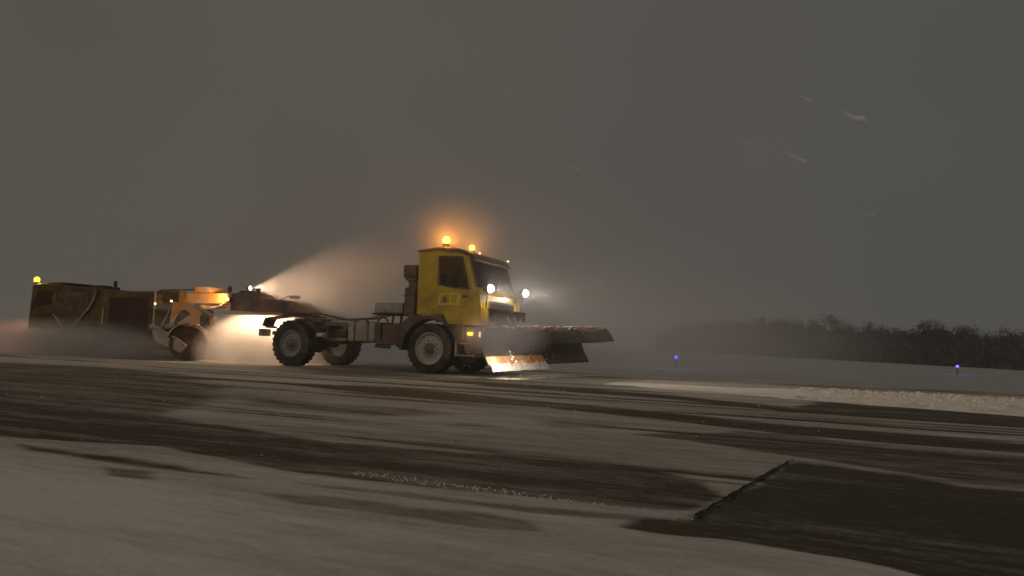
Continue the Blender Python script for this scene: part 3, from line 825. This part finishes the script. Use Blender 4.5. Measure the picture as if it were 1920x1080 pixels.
for i in range(7):
    s = .06 + i * .147
    for k in range(7):
        pass
    pts_ = [blade_pt(s, .3 + .6 * k / 6) - Vector((3.77, -1.08, 0)).normalized() * .07 for k in range(7)]
    tube(b, pts_, .035, 6)
tube(b, [blade_pt(s / 10, .45) - Vector((3.77, -1.08, 0)).normalized() * .12 for s in range(11)], .06, 8)
tube(b, [blade_pt(s / 10, .85) - Vector((3.77, -1.08, 0)).normalized() * .05 for s in range(11)], .04, 8)
obj('rib', b, 'brown', PLW, smooth=True)
rows = []
for i in range(61):
    q = i / 60 * .53
    rows.append([blade_pt(q, -.03 + .15 * k / 5 * (1 + .22 * rd.uniform(-1, 1) * (k == 5))) + Vector((.045 + rd.uniform(0, .035), -.012, 0)) for k in range(6)])
obj('packed_snow', sheet(rows, .03), 'caked', PLW, smooth=True)
# head frame between truck and blade
b = bmesh.new()
prism(b, [(1.52, 1.60), (1.58, 1.60), (1.62, 1.10), (1.58, .72), (1.52, .72)], -.10, .10)
box(b, 1.515, 1.60, -1.12, .98, 1.535, 1.61)
for s in (-1, 1): box(b, 1.52, 1.595, s * 1.0 - .05, s * 1.0 + .05, 1.30, 1.53) if s < 0 else box(b, 1.52, 1.595, .88, .98, 1.36, 1.53)
vf = bmesh.new()
obj('head_frame', b, 'maroon', T, bevel=.01)
b = bmesh.new()
vs_ = [(-1.02, 1.53), (.86, 1.53), (.50, 1.22), (.18, .80), (-.18, .80), (-.62, 1.22)]
f0 = [vf.verts.new((1.535, y, z)) for y, z in vs_]; f1 = [vf.verts.new((1.56, y, z)) for y, z in vs_]
vf.faces.new(f0); vf.faces.new(f1[::-1])
for i in range(6): vf.faces.new((f0[i], f0[(i + 1) % 6], f1[(i + 1) % 6], f1[i]))
obj('head_plate', vf, 'brown', T, bevel=.006)
b.free(); b = bmesh.new()
for s in (-1, 1):
    tube(b, [(1.5, s * .45, .60), (1.80, s * .38, .52)], .05, 8)
    tube(b, [(1.58, s * .2, 1.45), (1.95, s * .2, .95)], .035, 8)
box(b, 1.78, 1.88, -.75, .75, .44, .58)
obj('lift_arm', b, 'brown', T, smooth=False)
# added lamp, unseen under the deflector, to brighten the foot of the blade
b = bmesh.new(); lathe(b, [(.001, 0), (.05, 0), (.05, .06), (.001, .06)], (2.62, -2.06, .62), 'z', 14)
obj('added_blade_lamp', b, 'black', PLW, smooth=True)
b = bmesh.new(); tube(b, [(2.62, -2.06, .68), (2.35, -1.86, .86)], .012, 6); obj('added_lamp_bracket', b, 'black', PLW)
lamp('added_blade_light', 'SPOT', (2.62, -2.06, .60), T, 95, (1.0, .84, .64), .05, aim=(-.55, .75, -.42), spot=110, blend=.8)

# ------------------------------------------------------------------ the towed sweeper
S = empty('sweeper_trailer', W(-9.5, 0, 0), -HEAD)
tag(S, 'long towed runway sweeper with a gooseneck, orange brush frame and dark rear housing', 'sweeper trailer')
def sobj(name, b, m, parent=None, **k):
    for v in b.verts: v.co.x += 9.5
    return obj(name, b, m, parent or S, **k)
# gooseneck
b = bmesh.new()
prism(b, [(-6.95, 1.46), (-6.95, 1.98), (-6.20, 2.0), (-5.85, 1.84), (-4.95, 1.79), (-4.66, 1.60), (-4.42, 1.45), (-4.75, 1.40), (-5.4, 1.42)], -.60, .50)
gn = sobj('gooseneck', b, 'brown', bevel=.03)
b = bmesh.new()
box(b, -5.0, -4.38, -.62, .52, 1.335, 1.395); box(b, -5.12, -4.90, -.625, -.595, 1.50, 1.72); lathe(b, [(.001, 1.28), (.05, 1.28), (.05, 1.34), (.001, 1.34)], (-4.6, 0, 0), 'z', 12)
sobj('kingpin_plate', b, 'black', gn, bevel=.01)
b = bmesh.new(); tube(b, [(-5.45, -.3, 1.82), (-5.1, -.3, 1.92), (-4.85, -.3, 1.89)], .02, 6); box(b, -5.05, -4.75, -.36, -.24, 1.85, 1.94)
sobj('coupling_valve', b, 'black', gn, bevel=.01)
b = bmesh.new(); tube(b, [(-5.95, -.4, 2.04), (-5.5, -.4, 1.84)], .015, 6); sobj('stay', b, 'black', gn)
b = bmesh.new(); box(b, -6.02, -5.94, -.62, -.50, 1.80, 2.12); box(b, -6.02, -5.94, -.625, -.60, 1.46, 1.80); sobj('post', b, 'brown', gn, bevel=.01)
b = bmesh.new(); prism(b, [(-6.85, 1.98), (-6.75, 2.07), (-6.45, 2.07), (-6.05, 2.00)], -.45, .45); sobj('lamp_mount', b, 'black', gn, bevel=.02)
b = bmesh.new(); lathe(b, [(.001, -6.64), (.05, -6.63), (.075, -6.56), (.075, -6.52)], (0, -.30, 2.15), 'x', 18)
wl = sobj('work_lamp', b, 'black', smooth=True)
b = bmesh.new(); lathe(b, [(.074, -6.525), (.05, -6.50), (.001, -6.49)], (0, -.30, 2.15), 'x', 18); sobj('lens', b, 'e_work', wl, smooth=True)
def slamp(name, kind, loc, energy, color, **k):
    return lamp(name, kind, (loc[0] + 9.5, loc[1], loc[2]), S, energy, color, **k)
slamp('plume_light', 'SPOT', (-6.42, -.30, 2.15), 620, (1.0, .68, .46), size=.04, aim=(1, .10, .03), spot=50, blend=.35)
# main beam
b = bmesh.new(); box(b, -12.6, -6.97, -.58, -.40, 1.68, 1.98); box(b, -12.6, -6.97, .40, .58, 1.68, 1.98)
for x in (-11.5, -10, -8.6, -7.3): box(b, x, x + .12, -.40, .40, 1.72, 1.92)
mb = sobj('main_beam', b, 'orange', bevel=.015)
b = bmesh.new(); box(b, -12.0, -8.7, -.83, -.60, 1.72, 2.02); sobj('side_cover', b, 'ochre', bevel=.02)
b = bmesh.new(); prism(b, [(-8.45, 2.0), (-8.40, 2.17), (-7.90, 2.17), (-7.76, 2.0)], -.55, .1); sobj('valve_box', b, 'orange', bevel=.02)
b = bmesh.new(); tube(b, [(-9.9, -.5, 2.07), (-8.45, -.5, 2.09)], .025, 8); tube(b, [(-9.9, -.5, 2.07), (-9.9, -.5, 1.97)], .02, 8); sobj('hydraulic_pipe', b, 'ochre', smooth=True)
b = bmesh.new(); ball(b, (-7.1, -.5, 2.10), .08, 2, (.8, .8, 1.3)); tube(b, [(-7.1, -.5, 1.97), (-7.1, -.5, 2.1)], .03, 8); sobj('filler_cap', b, 'black', smooth=True)
b = bmesh.new(); box(b, -6.98, -6.86, -.72, -.602, 1.72, 1.86)
sl_ = sobj('side_lamp', b, 'black', bevel=.02)
b = bmesh.new(); ball(b, (-6.93, -.75, 1.80), .06, 2, (1, .6, 1)); sobj('lens', b, 'e_workamber', sl_, smooth=True)
slamp('side_light', 'SPOT', (-6.85, -.95, 1.86), 130, (1.0, .66, .28), size=.05, aim=(-1, .34, .0), spot=80, blend=.6)
b = bmesh.new(); tube(b, [(-7.45, -.8, 1.52), (-6.85, -.8, 1.56)], .06, 12); tube(b, [(-7.2, -.8, 1.56), (-7.2, -.6, 1.7)], .02, 6)
lb = sobj('lamp_bar', b, 'tan', smooth=True)
# light over the brush that fills the thrown snow
al = bpy.data.lights.new('under_lamp', 'AREA'); al.shape = 'RECTANGLE'; al.size = 2.2; al.size_y = .9; al.energy = 225; al.color = (1.0, .66, .40)
ao = bpy.data.objects.new('under_lamp', al); COL.objects.link(ao); ao.parent = S; ao.location = (-6.35 + 9.5, 0, 1.37)
b = bmesh.new(); box(b, -7.4, -5.25, -.45, .45, 1.375, 1.40); sobj('lamp_strip', b, 'tan')
# brush: long cylinder set skew under the beam
BY = Matrix.Rotation(R(-50), 3, 'Z')            # axis runs from the near front to the far rear
bc0 = Vector((-7.86, -1.20, .50)); bdir = Vector((-.62, .785, 0)).normalized()
b = bmesh.new()
L = 3.6; RB = .50
rings = []
side = Vector((0, 0, 1)).cross(bdir).normalized()
for j in range(19):
    o = L * j / 18
    ring = []
    for k in range(90):
        a = 2 * math.pi * k / 90
        rr = RB * (1 + (.035 if k % 2 else -.02)) * (1 if j % 2 else .985)
        ring.append(b.verts.new(bc0 + bdir * o + (side * math.cos(a + j * .06) + Vector((0, 0, 1)) * math.sin(a + j * .06)) * rr))
    rings.append(ring)
for j in range(18):
    for k in range(90): b.faces.new((rings[j][k], rings[j][(k + 1) % 90], rings[j + 1][(k + 1) % 90], rings[j + 1][k]))
for e_i, rg in ((0, rings[0]), (1, rings[-1])):
    c_ = b.verts.new(bc0 + bdir * (L * e_i))
    inner = [b.verts.new(bc0 + bdir * (L * e_i + (.04 if e_i == 0 else -.04)) + (side * math.cos(2 * math.pi * k / 90) + Vector((0, 0, 1)) * math.sin(2 * math.pi * k / 90)) * .16) for k in range(90)]
    for k in range(90):
        b.faces.new((rg[k], rg[(k + 1) % 90], inner[(k + 1) % 90], inner[k])); b.faces.new((inner[k], inner[(k + 1) % 90], c_))
br = sobj('brush', b, 'bristle', weld=False)
b = bmesh.new(); tube(b, [bc0 - bdir * .10, bc0 + bdir * (L + .1)], .09, 14); sobj('axle', b, 'black', br, smooth=True)
# brush hood rim catching the lamp
def hood_ring(r, w0, w1, a0, a1, off0, off1):
    b = bmesh.new(); rows = []
    for i in range(19):
        a = R(a0 + (a1 - a0) * i / 18)
        rows.append([bc0 + bdir * o + (side * math.cos(a) + Vector((0, 0, 1)) * math.sin(a)) * r for o in (off0, (off0 + off1) / 2, off1)])
    vr = [[b.verts.new(p) for p in rw] for rw in rows]
    for i in range(18):
        for k in range(2): b.faces.new((vr[i][k], vr[i][k + 1], vr[i + 1][k + 1], vr[i + 1][k]))
    bmesh.ops.recalc_face_normals(b, faces=b.faces[:]); bmesh.ops.solidify(b, geom=b.faces[:], thickness=.025)
    return b
hd = sobj('brush_hood', hood_ring(.585, 0, 0, 15, 105, -.08, L), 'tan', smooth=True)
b = bmesh.new()
tube(b, [bc0 - bdir * .05 + (side * math.cos(R(a)) + Vector((0, 0, 1)) * math.sin(R(a))) * .57 for a in range(15, 172, 8)], .022, 8)
sobj('hood_rim', b, 'tan', hd, smooth=True)
# orange swing frame
b = bmesh.new()
prism(b, [(-8.62, .98), (-8.55, 1.31), (-8.50, 1.66), (-8.11, 1.70), (-7.75, 1.65), (-7.45, 1.43), (-7.20, 1.22), (-7.18, 1.02), (-7.49, 1.06), (-7.93, .98), (-8.29, 1.02), (-8.42, .96)], -1.24, -1.16,
      [[(-8.50, 1.10), (-8.28, 1.42), (-7.98, 1.45), (-7.80, 1.33), (-8.24, 1.08)]])
sf = sobj('brush_frame', b, 'orange', bevel=.02)
b = bmesh.new(); box(b, -8.40, -7.6, -1.16, -.62, 1.50, 1.62); box(b, -7.42, -7.22, -1.14, -.9, 1.05, 1.30); sobj('cross_member', b, 'brown', sf, bevel=.02)
b = bmesh.new(); tube(b, [(-7.68, -1.2, 1.60), (-6.96, -1.2, 1.28)], .045, 10); tube(b, [(-7.3, -1.2, 1.43), (-6.9, -1.2, 1.25)], .06, 10); sobj('ram', b, 'tan', sf, smooth=True)
b = bmesh.new(); box(b, -7.42, -7.05, -1.25, -1.0, 1.02, 1.34); sobj('motor_block', b, 'brown', sf, bevel=.04)
b = bmesh.new(); prism(b, [(-9.12, .95), (-8.97, 1.00), (-7.97, .60), (-7.69, .46), (-7.90, .24), (-8.90, .52)], -1.42, -1.36)
ar = sobj('brush_arm', b, 'tan', bevel=.01)
b = bmesh.new(); tube(b, [(-9.05, -1.44, .98), (-7.97, -1.44, .60), (-7.69, -1.44, .45)], .028, 8); ball(b, (-9.02, -1.42, .95), .09, 2)
tube(b, [(-8.55, -1.35, .95), (-8.2, -1.35, 1.02)], .08, 10)
sobj('pivot', b, 'grey', ar, smooth=True)
# posts in the gap with white markers
b = bmesh.new(); box(b, -9.33, -9.29, -1.18, -1.14, .80, 1.98); tube(b, [(-8.95, -1.2, .95), (-8.55, -1.2, 1.60)], .025, 8); sobj('post', b, 'tan', bevel=.004)
for x, z in ((-9.22, 1.62), (-8.58, 1.70)):
    b = bmesh.new(); ball(b, (x, -1.22, z), .035, 2); sobj('marker_lamp', b, 'e_mark', smooth=True)
# rear housing
b = bmesh.new(); box(b, -9.372, -9.35, -1.12, 1.12, .92, 1.66); RAD = b
b = bmesh.new()
prism(b, [(-14.85, .80), (-14.78, 2.20), (-14.3, 2.24), (-12.3, 2.12), (-9.40, 1.93), (-9.38, .82), (-11.2, .80), (-11.6, .98), (-13.7, .98), (-14.1, .80)], -1.20, 1.20)
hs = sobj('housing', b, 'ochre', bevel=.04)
sobj('radiator', RAD, 'radiator', hs, bevel=.005)
b = bmesh.new(); box(b, -11.15, -9.50, -1.215, -1.203, .84, 1.80); sobj('side_panel', b, 'maroon', hs, bevel=.005)
b = bmesh.new(); box(b, -14.55, -13.80, -1.215, -1.203, 1.55, 1.98); sobj('side_panel', b, 'maroon', hs, bevel=.005)
b = bmesh.new(); box(b, -13.6, -12.1, -1.213, -1.203, 1.15, 1.95)
for k in range(9): box(b, -13.5, -12.2, -1.225, -1.214, 1.24 + k * .075, 1.27 + k * .075)
sobj('vent_panel', b, 'brown', hs)
b = bmesh.new(); box(b, -12.4, -12.0, -.9, -.5, 2.08, 2.20); box(b, -14.4, -13.5, -1.1, 1.0, 2.19, 2.28); tube(b, [(-13, .4, 2.1), (-13, .4, 2.45)], .06, 10)
sobj('roof_box', b, 'black', hs, bevel=.02)
b = bmesh.new(); tube(b, [(-11.72, -1.23, 2.0), (-11.83, -1.25, 1.67), (-11.99, -1.25, 1.46), (-12.38, -1.25, 1.09), (-12.80, -1.25, .80)], .035, 8); sobj('hose', b, 'tan', hs, smooth=True)
b = bmesh.new(); tube(b, [(-13.6, -1.24, 1.24), (-13.2, -1.24, .93)], .03, 8); sobj('strut', b, 'grey', hs, smooth=True)
b = bmesh.new(); box(b, -11.42, -11.36, -1.23, -1.203, .95, 1.50); sobj('trim', b, 'tan', hs)
# blower chute under the housing, wheels
b = bmesh.new(); prism(b, [(-10.6, .80), (-9.6, .80), (-9.75, .32), (-10.3, .24)], -1.1, 1.1); sobj('blower_chute', b, 'brown', bevel=.03)
for x in (-12.15, -13.15):
    for s in (-1, 1): 
        w_ = wheel(S, x + 9.5, s * .98, .46, .30, s, 'rimdark')
b = bmesh.new(); box(b, -13.5, -11.8, -.5, .5, .5, .95); tube(b, [(-12.15, -.8, .46), (-12.15, .8, .46)], .06, 8); tube(b, [(-13.15, -.8, .46), (-13.15, .8, .46)], .06, 8)
sobj('bogie', b, 'black', bevel=.02)
# lamps at the back
b = bmesh.new(); lathe(b, [(.001, 2.25), (.07, 2.25), (.07, 2.29), (.001, 2.29)], (-14.74, -1.1, 0), 'z', 16); rb = sobj('beacon', b, 'black', smooth=True)
b = bmesh.new(); lathe(b, [(.001, 2.29), (.085, 2.29), (.088, 2.40), (.05, 2.45), (.001, 2.46)], (-14.74, -1.1, 0), 'z', 18); sobj('beacon_dome', b, 'e_rearyellow', rb, smooth=True)
slamp('rear_beacon_light', 'POINT', (-14.74, -1.1, 2.38), 30, (1.0, .72, .12), size=.05)
for s in (-1, 1):
    b = bmesh.new(); box(b, -14.93, -14.86, s * .95 - .12, s * .95 + .12, .95, 1.15); sobj('tail_light', b, 'e_red', bevel=.01)
    slamp('tail_glow', 'POINT', (-15.1, s * .95, 1.15), 30, (1.0, .38, .30), size=.06)

# loose snow in the air round the machines, countless
b = bmesh.new(); rs = random.Random(21)
for i in range(620):
    if i < 300: p = (rs.gauss(-6.3, .9), rs.gauss(-1.1, .6), abs(rs.gauss(.5, .45)))
    elif i < 430: p = (rs.gauss(2.6, .8), rs.gauss(-1.6, .9), abs(rs.gauss(.4, .5)))
    elif i < 470: p = (rs.uniform(2, 9), rs.uniform(-2, 5), rs.uniform(.2, 2.6))
    else: p = (rs.uniform(-14, -8), rs.uniform(-2.4, -1.3), abs(rs.gauss(.2, .3)))
    ball(b, W(*p), rs.uniform(.004, .011), 1, (1.6, 1, 1))
sp_ = obj('snow_specks', b, 'snowclod', weld=False)
tag(sp_, 'loose specks of snow thrown up round the truck and the sweeper', 'snow specks', None, 'stuff')

# ------------------------------------------------------------------ falling snow
def flake(u, v, z, r, lab, seed, st=(1, 1, 1), rot=0):
    rd = random.Random(seed); b = bmesh.new()
    for k in range(7):
        q = k / 6 * 2 - 1
        ball(b, (q * r * st[0], rd.gauss(0, .12) * r, rd.gauss(0, .10) * r), r * rd.uniform(.22, .36) * (1.25 + .5 * q), 1)
    o = obj('snowflake', b, 'flake', weld=False); o.location = (u, v, z); o.rotation_euler = (0, rot, 0)
    tag(o, lab, 'snowflake', 'snowflakes falling through the air'); return o
FL = [  # direction x/y, z/y, distance, radius, stretch, label
 ((-.2100, .4511), 3.2, .0075, 1.4, 'tiny pale snowflake alone near the top edge of the sky'),
 ((.4558, .3242), 1.3, .0115, 1.9, 'largest faint snowflake clump high in the right half of the sky'),
 ((.3763, .2663), 1.6, .0100, 2.2, 'long pale snowflake clump below and left of the largest one'),
 ((.0810, .2409), 2.4, .0080, 2.2, 'small slanting snowflake up and right of the cab roof beacons'),
 ((.4786, .1916), 3.0, .0095, 1.4, 'lowest pale snowflake in the right half of the sky'),
 ((.1078, .2660), 3.6, .0030, 1.0, 'pinpoint snowflake just above the small slanting one'),
 ((.3905, .3480), 1.8, .0070, 2.0, 'very faint snowflake up and left of the largest clump'),
 ((0.0444, 0.0686), 17.0, .030, 2.4, 'bright slanting snowflake just right of the far headlight'),
 ((0.1001, 0.0583), 17.0, .026, 1.2, 'bright snowflake hanging above the far end of the plough blade'),
 ((0.2117, -0.0278), 13.0, .022, 2.0, 'white snowflake low over the snow below the left blue light'),
 ((0.2985, -0.0214), 13.0, .018, 1.4, 'white snowflake low over the snow between the two blue lights'),
 ((.3112, .2839), 2.2, .0065, 1.4, 'very faint snowflake left of the long pale one'),
]
for i, ((a, c), d, r, st, lab) in enumerate(FL):
    flake(a * d, d, CAM_H + c * d, r, lab, 50 + i, (st, 1, .9), R(24))
# ------------------------------------------------------------------ blown snow and added halo mist, all volumes lit by the lamps
def mist(name, c, size, density, color, power=1.0, nscale=1.2, namt=0.6, rz=0.0, aniso=0.2, stretch=(1, 1, 1), lab=None, cat='blown snow', ry=0.0, step=0.0):
    b = bmesh.new(); ball(b, (0, 0, 0), 1.0, 3)
    m = bpy.data.materials.new(name + '_volume'); m.use_nodes = True
    t = m.node_tree
    for n in list(t.nodes): t.nodes.remove(n)
    o_ = t.nodes.new('ShaderNodeOutputMaterial'); pv = t.nodes.new('ShaderNodeVolumePrincipled')
    pv.inputs['Color'].default_value = (*color, 1); pv.inputs['Anisotropy'].default_value = aniso
    tc = t.nodes.new('ShaderNodeTexCoord')
    ln = t.nodes.new('ShaderNodeVectorMath'); ln.operation = 'LENGTH'
    t.links.new(tc.outputs['Object'], ln.inputs[0])
    f = t.nodes.new('ShaderNodeMapRange'); f.interpolation_type = 'SMOOTHSTEP'
    f.inputs['From Min'].default_value = 1.0; f.inputs['From Max'].default_value = 0.15
    t.links.new(ln.outputs['Value'], f.inputs['Value'])
    pw = t.nodes.new('ShaderNodeMath'); pw.operation = 'POWER'; t.links.new(f.outputs[0], pw.inputs[0]); pw.inputs[1].default_value = power
    mp = t.nodes.new('ShaderNodeMapping'); mp.inputs['Scale'].default_value = tuple(size[i] * stretch[i] for i in range(3))
    t.links.new(tc.outputs['Object'], mp.inputs[0])
    n = t.nodes.new('ShaderNodeTexNoise'); n.inputs['Scale'].default_value = nscale; n.inputs['Detail'].default_value = 5; n.inputs['Distortion'].default_value = .6
    t.links.new(mp.outputs[0], n.inputs['Vector'])
    r = t.nodes.new('ShaderNodeMapRange'); r.inputs['From Min'].default_value = .3; r.inputs['From Max'].default_value = .7
    r.inputs['To Min'].default_value = 1 - namt; r.inputs['To Max'].default_value = 1 + namt
    t.links.new(n.outputs[0], r.inputs['Value'])
    mu = t.nodes.new('ShaderNodeMath'); mu.operation = 'MULTIPLY'; t.links.new(pw.outputs[0], mu.inputs[0]); t.links.new(r.outputs[0], mu.inputs[1])
    md = t.nodes.new('ShaderNodeMath'); md.operation = 'MULTIPLY'; t.links.new(mu.outputs[0], md.inputs[0]); md.inputs[1].default_value = density
    t.links.new(md.outputs[0], pv.inputs['Density']); t.links.new(pv.outputs[0], o_.inputs['Volume'])
    me_o = obj(name, b, m, smooth=True, weld=False)
    me_o.location = W(*c); me_o.scale = size; me_o.rotation_euler = (0, ry, -HEAD + rz)
    tag(me_o, lab, cat, None, 'stuff')
    return me_o
SN = (0.93, 0.90, 0.88)
mist('snow_cloud', (-1.5, 1.0, 1.6), (13, 8, 5.2), .020, SN, namt=.2, nscale=.3, lab='thin veil of snow dust hanging round the truck and sweeper')
mist('beacon_halo_mist', (.18, -.3, 3.5), (1.5, 1.9, 1.2), .115, SN, namt=.2, nscale=1.2, lab='mist added to make a glow round the orange beacons over the cab roof')  # local mist added so the beacons get a glow
mist('headlight_halo_mist', (2.0, 0, 2.05), (1.3, 2.2, 1.0), .035, SN, namt=.2, nscale=1.2, lab='haze over the cab front, added to give the two raised headlights halos')  # haze on the cab front, added also for headlight halos
mist('brush_spray', (-6.1, -.2, .34), (1.95, 1.9, 1.2), 2.3, SN, power=.7, namt=.75, nscale=2.0, lab='dense snow thrown up between the brush and the truck rear wheels')
mist('snow_plume', (-3.9, .4, 2.2), (3.7, 1.7, 1.7), .40, (.95, .86, .79), namt=.55, nscale=1.1, ry=-.10, lab='lit plume of snow dust rising above the gooseneck')  # reddish lamp light is painted into this volume's colour
mist('plough_spray', (2.55, -2.5, .92), (1.25, .8, .60), 1.3, (.85, .83, .88), namt=.4, nscale=2, lab='grey snow dust boiling over the near end of the blade')
mist('drifting_snow', (4.6, 7.6, .9), (7.5, 8, 2.5), .12, SN, namt=.35, nscale=.35, lab='pale drift of blown snow spreading beyond the plough blade')
mist('ground_drift', (-12.6, -1.2, .30), (5.5, 2.9, .95), 1.3, SN, namt=.5, nscale=1.0, stretch=(.5, 1, 1), lab='low snow dust rolling under the rear housing of the sweeper')

far_m = mist('far_drift', (0, 0, 0), (36, 30, 13), .020, SN, namt=.3, nscale=.08, lab='bank of blown snow hiding the left end of the distant wood')
far_m.location = (30, 150, 2)
b = bmesh.new(); box(b, -395, 395, -115, 415, -3.0, 15.0)
hm = bpy.data.materials.new('haze_volume'); hm.use_nodes = True
t = hm.node_tree
for n in list(t.nodes): t.nodes.remove(n)
o_ = t.nodes.new('ShaderNodeOutputMaterial'); pv = t.nodes.new('ShaderNodeVolumePrincipled')
pv.inputs['Color'].default_value = (.95, .93, .90, 1); pv.inputs['Density'].default_value = .0007; pv.inputs['Anisotropy'].default_value = .1
t.links.new(pv.outputs[0], o_.inputs['Volume'])
hz = obj('haze', b, hm); tag(hz, 'thin night haze over the airfield', None, None, 'stuff')
